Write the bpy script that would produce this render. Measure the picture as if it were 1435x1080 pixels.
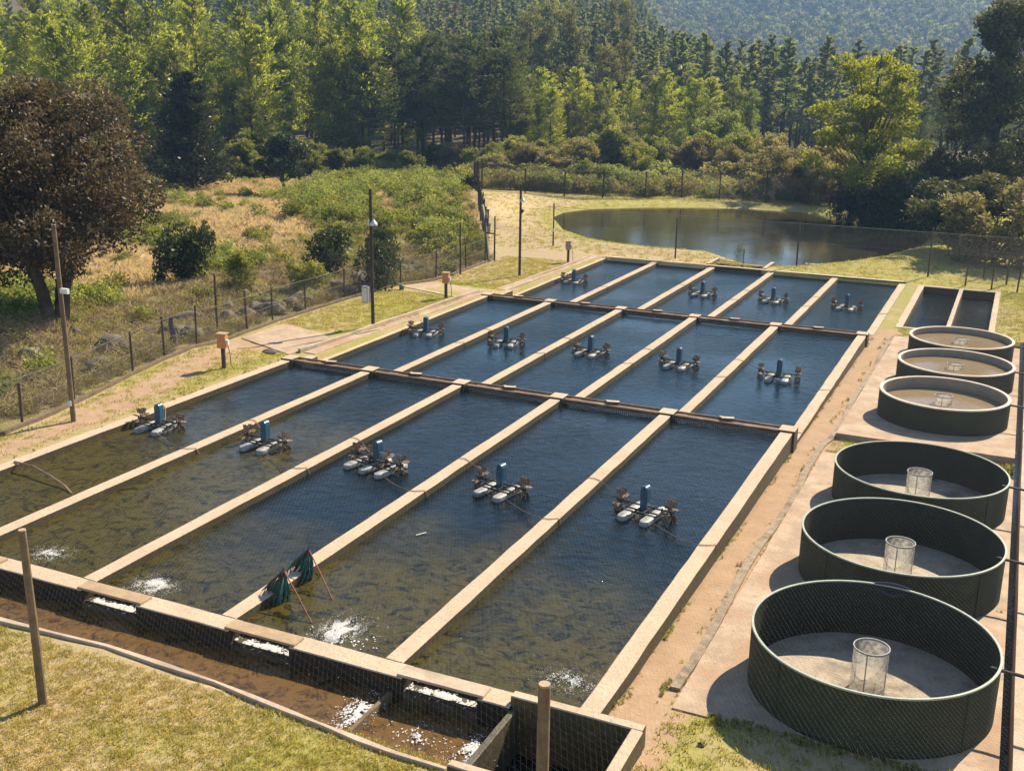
import bpy, math, random
import numpy as np
R=math.radians; PI=math.pi
sc=bpy.context.scene; COL=sc.collection
for o in list(bpy.data.objects): bpy.data.objects.remove(o)
rng=np.random.default_rng(7); random.seed(7)
# ------------------------------------------------------------------ camera
CAMZ=11.058
Rv=np.array([0.90698226,0.42094556,0.01371171]); Uv=np.array([-0.1283995,0.24535379,0.96089286]); Fv=np.array([-0.40111937,0.87327336,-0.27658073])
cd=bpy.data.cameras.new('camera'); cam=bpy.data.objects.new('camera',cd); COL.objects.link(cam)
from mathutils import Matrix, Vector, noise as mnoise
m=Matrix.Identity(4)
for i in range(3): m[i][0]=Rv[i]; m[i][1]=Uv[i]; m[i][2]=-Fv[i]
m[2][3]=CAMZ; cam.matrix_world=m
cd.sensor_width=36; cd.lens=36*1522.26/1435; cd.clip_end=6000; cd.clip_start=.1
sc.camera=cam
# ------------------------------------------------------------------ sky, sun, exposure
SUN_AZ=R(20); SUN_EL=R(41)
w=bpy.data.worlds.new('World'); sc.world=w; w.use_nodes=True
nt=w.node_tree; nt.nodes.clear()
sk=nt.nodes.new('ShaderNodeTexSky'); sk.sky_type='NISHITA'; sk.sun_disc=False; sk.sun_elevation=SUN_EL; sk.sun_rotation=SUN_AZ
sk.dust_density=.15; sk.ozone_density=1.2
bg=nt.nodes.new('ShaderNodeBackground'); bg.inputs[1].default_value=.078
wo=nt.nodes.new('ShaderNodeOutputWorld'); nt.links.new(sk.outputs[0],bg.inputs[0]); nt.links.new(bg.outputs[0],wo.inputs[0])
sd=bpy.data.lights.new('sun','SUN'); sun=bpy.data.objects.new('sun',sd); COL.objects.link(sun)
sd.energy=5.0; sd.angle=R(.5); sd.color=(1,.865,.66)
sun.rotation_euler=(R(90)-SUN_EL,0,PI-SUN_AZ)
sc.view_settings.view_transform='Standard'; sc.view_settings.look='None'; sc.view_settings.exposure=1.0; sc.view_settings.gamma=1
sc.render.engine='CYCLES'; sc.cycles.transparent_max_bounces=24; sc.cycles.max_bounces=8
# ------------------------------------------------------------------ helpers
def sm(x,a,b):
    t=np.clip((np.asarray(x,float)-a)/(b-a),0,1); return t*t*(3-2*t)
def G(u,v,z=0.):
    d=Fv+Rv*(u-717.5)/1522.26-Uv*(v-540)/1522.26; t=(z-CAMZ)/d[2]; return Vector((d[0]*t,d[1]*t,z))
def proj(P):
    d=np.array(P)-np.array([0,0,CAMZ]); z=d@Fv; return 717.5+1522.26*(d@Rv)/z, 540-1522.26*(d@Uv)/z
def tag(o,label=None,cat=None,group=None,kind=None):
    if label: o['label']=label
    if cat: o['category']=cat
    if group: o['group']=group
    if kind: o['kind']=kind
    return o
def empty(name,loc,rz=0,**k):
    o=bpy.data.objects.new(name,None); COL.objects.link(o); o.location=loc; o.rotation_euler=(0,0,rz); o.empty_display_size=.2
    return tag(o,**k)
def link(name,me,parent=None,mat=None,**k):
    if mat and not me.materials: me.materials.append(mat)
    o=bpy.data.objects.new(name,me); COL.objects.link(o)
    if parent: o.parent=parent
    return tag(o,**k)
def copy_tree(o,loc=None,rz=None,scale=None,parent=None):
    c=o.copy(); COL.objects.link(c); c.parent=parent
    if loc is not None: c.location=loc
    if rz is not None: c.rotation_euler=(0,0,rz)
    if scale is not None: c.scale=scale if hasattr(scale,'__len__') else (scale,)*3
    for ch in list(o.children): copy_tree(ch,parent=c)
    return c
def npmesh(name,V,F,mat=None,smooth=False,tint=None):
    V=np.asarray(V,np.float32).reshape(-1,3); F=np.asarray(F,np.int32); n=F.shape[1]
    me=bpy.data.meshes.new(name); me.vertices.add(len(V)); me.vertices.foreach_set('co',V.ravel())
    me.loops.add(F.size); me.loops.foreach_set('vertex_index',F.ravel())
    me.polygons.add(len(F)); me.polygons.foreach_set('loop_start',np.arange(len(F),dtype=np.int32)*n)
    me.polygons.foreach_set('loop_total',np.full(len(F),n,np.int32))
    if smooth: me.polygons.foreach_set('use_smooth',np.ones(len(F),bool))
    me.update(calc_edges=True)
    if tint is not None:
        a=me.attributes.new('tint','FLOAT','POINT'); a.data.foreach_set('value',np.asarray(tint,np.float32))
    if mat: me.materials.append(mat)
    return me
class MB:
    def __init__(s): s.v=[]; s.f=[]
    def add(s,V,F):
        b=len(s.v); s.v+= [tuple(p) for p in V]; s.f+=[tuple(i+b for i in f) for f in F]; return s
    def box(s,x0,x1,y0,y1,z0,z1,rz=0,c=None):
        V=[(x,y,z) for z in (z0,z1) for x,y in ((x0,y0),(x1,y0),(x1,y1),(x0,y1))]
        if rz:
            cx,cy=c if c else ((x0+x1)/2,(y0+y1)/2); a,b=math.cos(rz),math.sin(rz)
            V=[(cx+(x-cx)*a-(y-cy)*b,cy+(x-cx)*b+(y-cy)*a,z) for x,y,z in V]
        return s.add(V,[(3,2,1,0),(4,5,6,7),(0,1,5,4),(1,2,6,5),(2,3,7,6),(3,0,4,7)])
    def tube(s,P,r,n=6,r1=None,cap=True):
        P=[Vector(p) for p in P]; L=len(P); b=len(s.v)
        for i,p in enumerate(P):
            d=(P[min(i+1,L-1)]-P[max(i-1,0)]).normalized(); a=d.orthogonal() if abs(d.z)<.9 else Vector((1,0,0)); a=(a-d*a.dot(d)).normalized()
            if abs(d.z)<.9: a=(Vector((0,0,1))-d*d.z).normalized()
            c=d.cross(a); rr=r if r1 is None else r+(r1-r)*i/(L-1)
            for k in range(n):
                t=2*PI*k/n; s.v.append(tuple(p+a*(rr*math.cos(t))+c*(rr*math.sin(t))))
        for i in range(L-1):
            for k in range(n):
                s.f.append((b+i*n+k,b+i*n+(k+1)%n,b+(i+1)*n+(k+1)%n,b+(i+1)*n+k))
        if cap: s.f.append(tuple(b+n-1-k for k in range(n))); s.f.append(tuple(b+(L-1)*n+k for k in range(n)))
        return s
    def lathe(s,prof,c=(0,0,0),n=48,close=False):
        b=len(s.v); L=len(prof)
        for r,z in prof:
            for k in range(n):
                t=2*PI*k/n; s.v.append((c[0]+r*math.cos(t),c[1]+r*math.sin(t),c[2]+z))
        for i in range(L if close else L-1):
            j=(i+1)%L
            for k in range(n): s.f.append((b+i*n+k,b+i*n+(k+1)%n,b+j*n+(k+1)%n,b+j*n+k))
        return s
    def disc(s,r,z,c=(0,0),n=48):
        b=len(s.v); 
        for k in range(n): s.v.append((c[0]+r*math.cos(2*PI*k/n),c[1]+r*math.sin(2*PI*k/n),z))
        s.f.append(tuple(range(b,b+n))); return s
    def mesh(s,name,mat,smooth=False):
        me=bpy.data.meshes.new(name); me.from_pydata(s.v,[],s.f); me.update()
        if smooth: 
            me.polygons.foreach_set('use_smooth',np.ones(len(me.polygons),bool))
            me.set_sharp_from_angle(angle=R(35))
        me.materials.append(mat); return me
    def build(s,name,mat,parent=None,smooth=False,bevel=0,**k):
        o=link(name,s.mesh(name,mat,smooth),parent,**k)
        if bevel:
            b=o.modifiers.new('bevel','BEVEL'); b.width=bevel; b.segments=2; b.limit_method='ANGLE'
        return o
# ------------------------------------------------------------------ materials
def nodes(name):
    m=bpy.data.materials.new(name); m.use_nodes=True; t=m.node_tree; t.nodes.clear()
    out=t.nodes.new('ShaderNodeOutputMaterial'); return m,t,out
class NT:
    def __init__(s,t): s.t=t
    def n(s,ty,**k):
        o=s.t.nodes.new(ty)
        for a,b in k.items():
            if a.startswith('i_'): o.inputs[int(a[2:])].default_value=b
            else: setattr(o,a,b)
        return o
    def l(s,a,b): s.t.links.new(a,b)
    def noise(s,scale,detail=4,rough=.6,vec=None,dist=0):
        o=s.n('ShaderNodeTexNoise'); o.inputs['Scale'].default_value=scale; o.inputs['Detail'].default_value=detail; o.inputs['Roughness'].default_value=rough; o.inputs['Distortion'].default_value=dist
        if vec: s.l(vec,o.inputs['Vector'])
        return o.outputs[0]
    def ramp(s,f,stops,interp='LINEAR'):
        o=s.n('ShaderNodeValToRGB'); o.color_ramp.interpolation=interp; e=o.color_ramp.elements
        while len(e)<len(stops): e.new(.5)
        for k,(p,c) in enumerate(stops):
            e[k].position=p; e[k].color=(*c,1) if hasattr(c,'__len__') else (c,c,c,1)
        s.l(f,o.inputs[0]); return o.outputs[0]
    def mix(s,f,a,b,mode='MIX'):
        o=s.n('ShaderNodeMix',data_type='RGBA',blend_type=mode)
        for v,i in ((f,0),(a,6),(b,7)):
            if hasattr(v,'is_output') or hasattr(v,'links'): s.l(v,o.inputs[i])
            elif i==0: o.inputs[0].default_value=v
            else: o.inputs[i].default_value=(*v,1)
        return o.outputs[2]
    def math(s,op,a,b=0.):
        o=s.n('ShaderNodeMath',operation=op)
        for v,i in ((a,0),(b,1)):
            if hasattr(v,'links'): s.l(v,o.inputs[i])
            else: o.inputs[i].default_value=v
        return o.outputs[0]
    def bump(s,h,st,d):
        o=s.n('ShaderNodeBump'); o.inputs['Strength'].default_value=st; o.inputs['Distance'].default_value=d; s.l(h,o.inputs['Height']); return o.outputs[0]
    def pos(s): return s.n('ShaderNodeNewGeometry').outputs['Position']
    def attr(s,nm): return s.n('ShaderNodeAttribute',attribute_name=nm)
def pbr(name,c1,c2=None,sc_=3.,rough=.85,bump=.0,bscale=None,c3=None,metal=0,spec=.5,obj=False,stain=None):
    m,t,out=nodes(name); q=NT(t); p=q.n('ShaderNodeBsdfPrincipled'); q.l(p.outputs[0],out.inputs[0])
    p.inputs['Roughness'].default_value=rough; p.inputs['Metallic'].default_value=metal; p.inputs['Specular IOR Level'].default_value=spec
    vec=q.n('ShaderNodeTexCoord').outputs['Object'] if obj else q.pos()
    if c2 is None: c2=tuple(v*.75 for v in c1)
    n1=q.noise(sc_,8,.65,vec); col=q.mix(q.ramp(n1,[(.35,0.),(.68,1.)]),c1,c2)
    if c3:
        n2=q.noise(sc_*.27,5,.6,vec); col=q.mix(q.ramp(n2,[(.52,0.),(.66,1.)]),col,c3)
    if stain:
        n4=q.noise(sc_*5,3,.7,vec); col=q.mix(q.ramp(n4,[(.55,0.),(.75,.8)]),col,stain)
    q.l(col,p.inputs['Base Color'])
    if bump:
        n3=q.noise(bscale or sc_*6,6,.7,vec); q.l(q.bump(n3,1,bump),p.inputs['Normal'])
    return m
MAT={}
MAT['concrete']=pbr('concrete',(.58,.45,.33),(.42,.32,.23),1.8,.9,.012,14,c3=(.34,.27,.19),stain=(.30,.23,.16))
MAT['wet_concrete']=pbr('wet_concrete',(.10,.08,.05),(.04,.032,.02),3,.5,.02,14,c3=(.10,.09,.035))
MAT['slab']=pbr('slab_concrete',(.54,.40,.275),(.33,.235,.16),1.5,.9,.012,20,c3=(.40,.245,.145),stain=(.24,.19,.14))
MAT['wallpale_plain']=pbr('pale_concrete',(.60,.52,.43),(.40,.33,.26),3,.9,.015,12,c3=(.28,.24,.2))
MAT['drain']=pbr('drain_soil',(.46,.25,.14),(.36,.20,.11),1.6,.95,.02,20,c3=(.50,.30,.17),stain=(.25,.16,.09))
MAT['gravel']=pbr('gravel_concrete',(.26,.22,.18),(.13,.11,.09),12,.95,.02,30,c3=(.2,.16,.12))
MAT['wood']=pbr('weathered_wood',(.21,.145,.08),(.11,.075,.042),4,.85,.01,30)
MAT['darkwood']=pbr('creosote_wood',(.075,.05,.032),(.04,.028,.018),6,.8,.01,30)
MAT['plank']=pbr('plank_wood',(.46,.33,.20),(.33,.23,.14),3,.85,.01,30)
MAT['rustbeam']=pbr('rusty_beam',(.19,.105,.055),(.09,.052,.03),4,.8,.01,25,c3=(.30,.20,.12))
MAT['rim']=pbr('fibreglass_rim',(.40,.44,.35),(.30,.34,.27),6,.6)
MAT['fibre']=pbr('fibreglass_wall',(.050,.058,.036),(.030,.037,.023),1.6,.85,.004,30,c3=(.05,.05,.03),spec=.15)
MAT['fibre_in']=pbr('fibreglass_inner_wall',(.030,.036,.026),(.020,.025,.018),1.2,.85,.003,20,spec=.15)
MAT['tankrim']=pbr('cement_rim',(.80,.68,.54),(.66,.55,.43),5,.85)
MAT['tankin']=pbr('cement_inner_wall',(.36,.30,.22),(.27,.22,.16),3,.8,.005)
MAT['tankfloor']=pbr('dry_tank_floor',(.48,.40,.30),(.32,.26,.19),2.5,.9,.012,20,c3=(.16,.13,.10),stain=(.14,.11,.08))
MAT['float']=pbr('aerator_float_plastic',(.47,.46,.43),(.33,.32,.29),9,.5,c3=(.22,.20,.17))
MAT['blue']=pbr('blue_motor_cover',(.022,.095,.155),(.018,.075,.125),6,.3,obj=True)
MAT['black']=pbr('black_frame',(.016,.015,.014),(.025,.02,.016),6,.6)
MAT['paddle']=pbr('paddle_plastic',(.26,.16,.10),(.12,.075,.045),9,.7,c3=(.42,.36,.27))
MAT['rope']=pbr('rope_fibre',(.36,.24,.16),(.25,.17,.12),20,.9)
MAT['net']=pbr('bird_net_twine',(.21,.19,.15),(.16,.145,.115),20,.8)
MAT['cable']=pbr('net_cable',(.22,.21,.19),None,9,.6)
MAT['orange']=pbr('orange_box_paint',(.62,.27,.08),(.52,.21,.07),8,.5)
MAT['grey']=pbr('grey_box_paint',(.36,.36,.34),None,8,.5)
MAT['white']=pbr('white_plastic',(.75,.75,.73),None,8,.5)
MAT['pipe']=pbr('black_pipe',(.02,.022,.025),None,8,.4)
MAT['green']=pbr('green_netting',(.015,.17,.13),(.01,.08,.07),18,.9,.02,60,c3=(.03,.24,.19))
MAT['red']=pbr('red_handle',(.22,.035,.025),(.14,.03,.022),8,.6)
MAT['rock']=pbr('boulder_rock',(.18,.15,.115),(.08,.065,.048),1.6,.95,.05,5,c3=(.27,.235,.19),obj=True)
MAT['bark']=pbr('tree_bark',(.09,.065,.045),(.05,.036,.025),2.,.95,.03,8)
MAT['cloth']=pbr('dark_blue_cloth',(.03,.03,.075),None,9,.9)
MAT['wire']=pbr('fence_wire',(.14,.12,.09),None,9,.7)
MAT['ply']=pbr('green_plastic',(.03,.2,.12),None,9,.6)
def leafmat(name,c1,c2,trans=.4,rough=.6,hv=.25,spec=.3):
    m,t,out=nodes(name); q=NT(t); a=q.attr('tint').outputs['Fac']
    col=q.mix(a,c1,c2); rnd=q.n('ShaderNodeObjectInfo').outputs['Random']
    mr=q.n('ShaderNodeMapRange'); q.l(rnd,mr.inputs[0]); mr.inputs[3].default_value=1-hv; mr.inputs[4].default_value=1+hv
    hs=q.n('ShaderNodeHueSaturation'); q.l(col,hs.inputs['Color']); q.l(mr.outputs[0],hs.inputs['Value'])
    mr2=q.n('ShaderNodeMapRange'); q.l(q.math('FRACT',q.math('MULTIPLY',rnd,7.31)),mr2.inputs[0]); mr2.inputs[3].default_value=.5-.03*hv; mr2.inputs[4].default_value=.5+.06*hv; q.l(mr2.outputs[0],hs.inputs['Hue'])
    p=q.n('ShaderNodeBsdfPrincipled'); q.l(hs.outputs[0],p.inputs['Base Color']); p.inputs['Roughness'].default_value=rough; p.inputs['Specular IOR Level'].default_value=spec
    tr=q.n('ShaderNodeBsdfTranslucent'); q.l(q.mix(1.,hs.outputs[0],(1.25,1.15,.55),'MULTIPLY'),tr.inputs[0])
    mx=q.n('ShaderNodeMixShader'); mx.inputs[0].default_value=trans; q.l(p.outputs[0],mx.inputs[1]); q.l(tr.outputs[0],mx.inputs[2]); q.l(mx.outputs[0],out.inputs[0])
    return m
L={}
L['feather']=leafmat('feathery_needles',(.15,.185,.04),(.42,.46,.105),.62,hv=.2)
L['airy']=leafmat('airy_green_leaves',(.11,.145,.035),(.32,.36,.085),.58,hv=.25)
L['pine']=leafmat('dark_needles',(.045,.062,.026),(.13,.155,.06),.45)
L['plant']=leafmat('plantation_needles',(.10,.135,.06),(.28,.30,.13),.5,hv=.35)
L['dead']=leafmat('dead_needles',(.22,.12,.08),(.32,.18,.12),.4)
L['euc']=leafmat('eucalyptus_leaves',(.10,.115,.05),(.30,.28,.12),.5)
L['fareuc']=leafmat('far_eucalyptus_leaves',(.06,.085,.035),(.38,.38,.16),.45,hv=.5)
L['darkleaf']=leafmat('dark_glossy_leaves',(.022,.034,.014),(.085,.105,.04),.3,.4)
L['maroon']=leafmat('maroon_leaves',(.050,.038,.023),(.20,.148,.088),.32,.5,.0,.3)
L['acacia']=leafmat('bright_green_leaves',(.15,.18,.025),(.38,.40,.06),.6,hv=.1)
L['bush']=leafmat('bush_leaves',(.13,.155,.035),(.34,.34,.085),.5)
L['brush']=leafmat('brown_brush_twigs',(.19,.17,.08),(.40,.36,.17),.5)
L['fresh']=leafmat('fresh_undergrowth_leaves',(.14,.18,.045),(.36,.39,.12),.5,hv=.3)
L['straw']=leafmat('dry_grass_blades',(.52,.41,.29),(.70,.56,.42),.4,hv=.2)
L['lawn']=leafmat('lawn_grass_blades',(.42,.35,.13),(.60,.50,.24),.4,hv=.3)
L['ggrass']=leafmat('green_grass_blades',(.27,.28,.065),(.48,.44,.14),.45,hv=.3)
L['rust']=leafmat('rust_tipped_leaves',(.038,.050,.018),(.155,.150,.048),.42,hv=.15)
# ------------------------------------------------------------------ terrain
POND=[G(u,v,-1.35)[:2] for u,v in ((776,305),(790,322),(830,335),(880,343),(930,348),(990,352),(1020,362),(1048,371),(1080,374),(1130,372),(1190,366),(1240,358),(1290,345),(1300,334),(1290,325),(1255,318),(1220,311),(1180,303),(1120,297),(1050,293),(980,291),(900,291),(830,293),(790,298))]
PA=np.array(POND)
def sdf(X,Y):
    d=np.full(X.shape,1e9); ins=np.zeros(X.shape,bool); n=len(PA)
    for i in range(n):
        a=PA[i]; b=PA[(i+1)%n]; ab=b-a; t=np.clip(((X-a[0])*ab[0]+(Y-a[1])*ab[1])/(ab@ab),0,1)
        d=np.minimum(d,np.hypot(X-a[0]-t*ab[0],Y-a[1]-t*ab[1]))
        c=((a[1]>Y)!=(b[1]>Y))&(X<(b[0]-a[0])*(Y-a[1])/(b[1]-a[1]+1e-12)+a[0]); ins^=c
    return np.where(ins,-d,d)
def fnoise(X,Y,s,seed=0):
    X=X*s; Y=Y*s; r=np.zeros(np.shape(X)); k=np.random.default_rng(seed)
    for o in range(5):
        a=k.uniform(0,6.28,2); f=1.7**o; th=k.uniform(0,6.28)
        u=X*math.cos(th)+Y*math.sin(th); v=-X*math.sin(th)+Y*math.cos(th)
        r+=np.sin(u*f+a[0]+1.3*np.sin(v*f*.7+a[1]))*np.sin(v*f*1.1+a[1]+u*f*.3)/f**.7
    return r/2.2
FENCE=np.array([[-27.6,18.],[-28.2,24.6],[-29.9,31.5],[-30.6,36.],[-31.2,41.5],[-31.4,48.5],[-31.0,58.],[-31.6,66.]])
def fencex(Y): return np.interp(Y,FENCE[:,1],FENCE[:,0])
def cf(X,Y): return .9087*X+.4174*Y, -.4174*X+.9087*Y     # right / forward of the view
def height(X,Y):
    X=np.asarray(X,float); Y=np.asarray(Y,float)
    left=np.interp(Y,[14.3,16,34,36,52,56,75],[-.2,-.03,-.05,-.3,-.55,-.9,-1.1])
    right=np.interp(Y,[14.3,16,19,35,55,75],[-.2,-.27,-.38,-.7,-1.15,-1.15])
    z=np.where(X<-15,left,right)
    xr,yf=cf(X,Y)
    out=sm(fencex(Y)-X,0,6)*(Y<78)+sm(Y,112,125)*(Y>=78)
    out=np.maximum(out,sm(-X,48,56)); out=np.maximum(out,sm(X,8,20)); out=np.maximum(out,sm(Y,112,125))
    z=z+out*(fnoise(X,Y,.35,3)*.16+fnoise(X,Y,.09,5)*.45)
    z=z+.025*fnoise(X,Y,1.3,9)*(1-out)
    # natural bank below the fence dips a little, then the field
    z=z-.5*np.exp(-((X-fencex(Y)+4.5)/2.2)**2)*(Y<66)*(Y>15)
    # raised vegetated mound between field and fence
    xm,ym=-47,80
    z=z+2.0*np.exp(-(((X-xm)/13)**2+((Y-ym)/20)**2))*sm(fencex(np.minimum(Y,66))-X,1.5,9)
    s=sdf(X,Y); near=(s<25)
    pz=np.where(s<0,-1.35+np.maximum(s*.3,-1.2),-1.35+np.minimum(s*.16,.3)); wgt=1-sm(s,1.5,6)
    z=np.where(near,z*(1-wgt)+pz*wgt,z)
    bump=.75*np.exp(-(((X+11)/5.5)**2+((Y-106)/2.5)**2)); z=z+bump
    # hills
    side=1-sm(xr-.06*yf,-10,75)
    hA=(46*sm(yf,165,520))*side
    hF=104*sm(yf,560,1250)*(1+.16*np.sin(xr/75+yf/260)+.10*np.sin(xr/31+1.+yf/90))*sm(xr,-250,60)
    dipv=-24*sm(yf,185,330)*sm(xr-.06*yf,0,60)*(1-sm(yf,520,700))
    z=z+hA+hF+dipv+sm(yf,160,300)*(fnoise(X,Y,.02,11)*5)
    return z
def hz(x,y): return float(height(np.array([x]),np.array([y]))[0])
KERB=[G(u,v,-.16) for u,v in ((-260,810),(-120,835),(0,868),(75,887),(150,905),(225,930),(300,955),(350,975),(400,995),(450,1015),(500,1035),(550,1054),(625,1077))]
def KY(X): return np.interp(X,[p.x for p in KERB],[p.y for p in KERB])
def dips(X,Y,z):
    e=.02
    def rect(x0,x1,y0,y1,zz): 
        mk=(X>x0+e)&(X<x1-e)&(Y>y0+e)&(Y<y1-e); return np.where(mk,np.minimum(z,zz),z)
    z=rect(-25.5,-5.85,15.9,70.4,-3.2); mk=(X<-7.2)&(X>-60)&(Y<16.08)&(Y>KY(X)+.03); z=np.where(mk,-1.6,z); z=rect(-7.25,-4.95,13.7,16.1,-1.6); z=rect(-4.75,-.45,57.5,70.1,-3); z=rect(.86,1.2,16.9,56.1,-1.6)
    z=rect(-18.2,-14.6,70.3,73.6,-3)
    return z
def axis(lo,hi,step,extra,outs):
    a=list(np.arange(lo,hi+1e-6,step))+extra
    for e in extra: a=[q for q in a if q in extra or abs(q-e)>.09]
    a=sorted(set(a)); p=a[0]; s=step; pre=[]
    while p>outs[0]: s*=1.13; p-=s; pre.append(p)
    p=a[-1]; s=step; post=[]
    while p<outs[1]: s*=1.13; p+=s; post.append(p)
    return np.array(pre[::-1]+a+post)
ex=[]
for e in (-25.5,-5.85,-7.2,-4.75,-.45,.95,1.13,-18.2,-14.6): ex+= [e] + ([e+.14] if e in(-25.5,-4.75,-18.2) else [e-.14] if e in (-5.85,-7.2,-.45,-14.6) else [])
ex+=[-4.95,-5.09]
ey=[round(v_,2) for v_ in np.arange(13.5,14.7,.1)]+[15.9,70.4,16.1,57.5,57.64,70.1,73.6,73.46,17,17.1,56]
GX=axis(-66,12,.5,ex,(-1500,1500)); GY=axis(6,122,.5,ey,(-400,2000))
def base_color(X,Y):
    """zone weights: r bare red soil, g straw, b green, a dark litter"""
    xr,yf=cf(X,Y); n=fnoise(X,Y,.5,21)*.5+fnoise(X,Y,1.6,22)*.3
    soil=np.zeros(X.shape)
    fx=fencex(Y); dx=X-fx
    inn=(dx>0)&(X<-25)&(Y<70)
    soil=np.where(inn,np.exp(-((dx-1.6)/1.1)**2)*(Y<40)*.95+np.exp(-((dx-1)/1.0)**2)*(Y>=40)*.25,soil)
    soil=np.where(inn&(Y<38)&(X>-26.3)&(Y>20),.45,soil)
    soil=np.where((X>-5.9)&(X<-4.4)&(Y<57)&(Y>15),.9,soil)
    soil=np.where((X>.2)&(X<.87)&(Y<57)&(Y>15),.8,soil)
    soil=np.where((X>1.2)&(Y<58),.5,soil)
    straw=.35+.9*n
    straw=np.where((Y>56)&(Y<100)&(X<-26)&(X>-45),1.2+n,straw)
    straw=np.where((Y>70)&(Y<79)&(X>-32)&(X<-17),.95+n*.5,straw)
    straw=np.where((Y>70)&(X>-14),.05+n*.5,straw)
    sd_=sdf(X,Y); straw=np.where((X<-27)&(Y>76),straw-1.3*np.exp(-(np.maximum(sd_,0)/2.2)**2),straw)
    straw=np.where((Y<14.3),.72+n*1.2,straw)
    straw=np.where(inn&(Y<57),.4+n*1.1,straw)
    litter_shade=sm(fx-X,0,1.5)*(Y<66)*(1-sm(fx-X,5,13))*(.85+.3*n)
    litter_shade=np.maximum(litter_shade,sm(np.hypot(X+38.5,Y-34.5),10,3)*.9)
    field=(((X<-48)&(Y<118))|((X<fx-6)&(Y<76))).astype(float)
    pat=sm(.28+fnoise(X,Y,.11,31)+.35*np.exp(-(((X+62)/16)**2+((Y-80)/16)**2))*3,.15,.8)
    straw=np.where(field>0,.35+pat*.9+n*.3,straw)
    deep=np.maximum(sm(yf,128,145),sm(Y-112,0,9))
    litter_shade=np.maximum(litter_shade,deep*.95); litter_shade=np.where((X>.86)&(X<1.3)&(Y<57)&(Y>10),1.,litter_shade)  # trench ground is painted dark in place of its shade
    red=np.exp(-(((xr+160)/60)**2+((yf-330)/120)**2))
    soil=np.maximum(soil,red*1.2)
    return np.clip(soil,0,1),np.clip(straw,0,1),np.clip(litter_shade,0,1)
def ground():
    X,Y=np.meshgrid(GX,GY); z=dips(X,Y,height(X,Y)); nx=len(GX); ny=len(GY)
    V=np.stack([X,Y,z],-1).reshape(-1,3); i=(np.arange(ny-1)[:,None]*nx+np.arange(nx-1)[None]).ravel()
    F=np.stack([i,i+1,i+nx+1,i+nx],1)
    m,t,out=nodes('ground_soil_and_grass'); q=NT(t); p=q.n('ShaderNodeBsdfPrincipled'); q.l(p.outputs[0],out.inputs[0]); p.inputs['Roughness'].default_value=.95; p.inputs['Specular IOR Level'].default_value=.15
    a=q.attr('zone'); sp=q.n('ShaderNodeSeparateColor'); q.l(a.outputs['Color'],sp.inputs[0]); P=q.pos()
    nf=q.noise(9,6,.75,P); nm=q.noise(1.7,6,.7,P); nl=q.noise(.35,4,.6,P)
    green=q.mix(q.ramp(nf,[(.35,0.),(.7,1.)]),(.27,.25,.07),(.41,.355,.12))
    green=q.mix(q.ramp(nm,[(.55,0.),(.7,.7)]),green,(.24,.25,.065))
    straw=q.mix(q.ramp(nf,[(.3,0.),(.75,1.)]),(.38,.29,.16),(.47,.365,.215))
    soil=q.mix(q.ramp(nm,[(.3,0.),(.75,1.)]),(.47,.325,.205),(.35,.23,.14))
    litter_shade=q.mix(q.ramp(nf,[(.35,0.),(.7,1.)]),(.07,.052,.028),(.22,.175,.095))
    litter_shade=q.mix(q.ramp(nm,[(.5,0.),(.7,.9)]),litter_shade,(.13,.13,.045))
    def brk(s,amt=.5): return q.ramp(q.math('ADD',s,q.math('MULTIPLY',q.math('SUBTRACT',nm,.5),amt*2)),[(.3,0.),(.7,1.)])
    c=q.mix(brk(sp.outputs[1]),green,straw); c=q.mix(brk(sp.outputs[0]),c,soil); c=q.mix(brk(sp.outputs[2],.4),c,litter_shade)
    q.l(c,p.inputs['Base Color']); q.l(q.bump(q.math('ADD',nf,nm),.8,.03),p.inputs['Normal'])
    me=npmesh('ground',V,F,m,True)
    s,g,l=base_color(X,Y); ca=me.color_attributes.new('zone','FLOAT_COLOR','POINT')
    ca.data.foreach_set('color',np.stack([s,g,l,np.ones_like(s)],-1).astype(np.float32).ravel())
    link('ground',me,kind='structure')
ground()
# ------------------------------------------------------------------ water
def watermat(name,c1,c2,c3,rip=1.,rough=.05,scale=.8,amt=.03,foam=None):
    m,t,out=nodes(name); q=NT(t); p=q.n('ShaderNodeBsdfPrincipled'); q.l(p.outputs[0],out.inputs[0]); p.inputs['Roughness'].default_value=rough; p.inputs['IOR'].default_value=1.36
    p.inputs['Specular Tint'].default_value=(.78,.92,1,1)
    P=q.pos(); mp=q.n('ShaderNodeMapping'); q.l(P,mp.inputs[0]); mp.inputs['Scale'].default_value=(1,1.,1)
    a=q.attr('deep').outputs['Fac']
    n1=q.noise(.45,4,.6,P); n2=q.noise(2.6,7,.75,P,1.2)
    f=q.math('ADD',a,q.math('MULTIPLY',q.math('SUBTRACT',n1,.5),.9))
    col=q.mix(q.ramp(f,[(.25,0.),(.75,1.)]),c1,c2); col=q.mix(q.ramp(n2,[(.48,0.),(.60,.88)]),col,c3)
    q.l(col,p.inputs['Base Color'])
    w1=q.noise(2.2*scale*1.6,5,.6,P,.6); w2=q.noise(9*scale,3,.6,P,.4)
    w0=q.ramp(q.noise(.16,3,.5,P),[(.35,.35),(.62,1.25)]); q.l(q.bump(q.math('MULTIPLY',q.math('ADD',q.math('MULTIPLY',w1,1.),q.math('MULTIPLY',w2,.35)),w0),rip,amt),p.inputs['Normal']); return m
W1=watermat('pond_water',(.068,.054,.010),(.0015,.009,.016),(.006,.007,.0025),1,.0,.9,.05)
W1B=watermat('far_pond_water',(.03,.04,.03),(.003,.022,.040),(.004,.016,.026),1,.0,.9,.05)  # bluer body colour paints in the sky reflection of the farther rows
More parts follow.
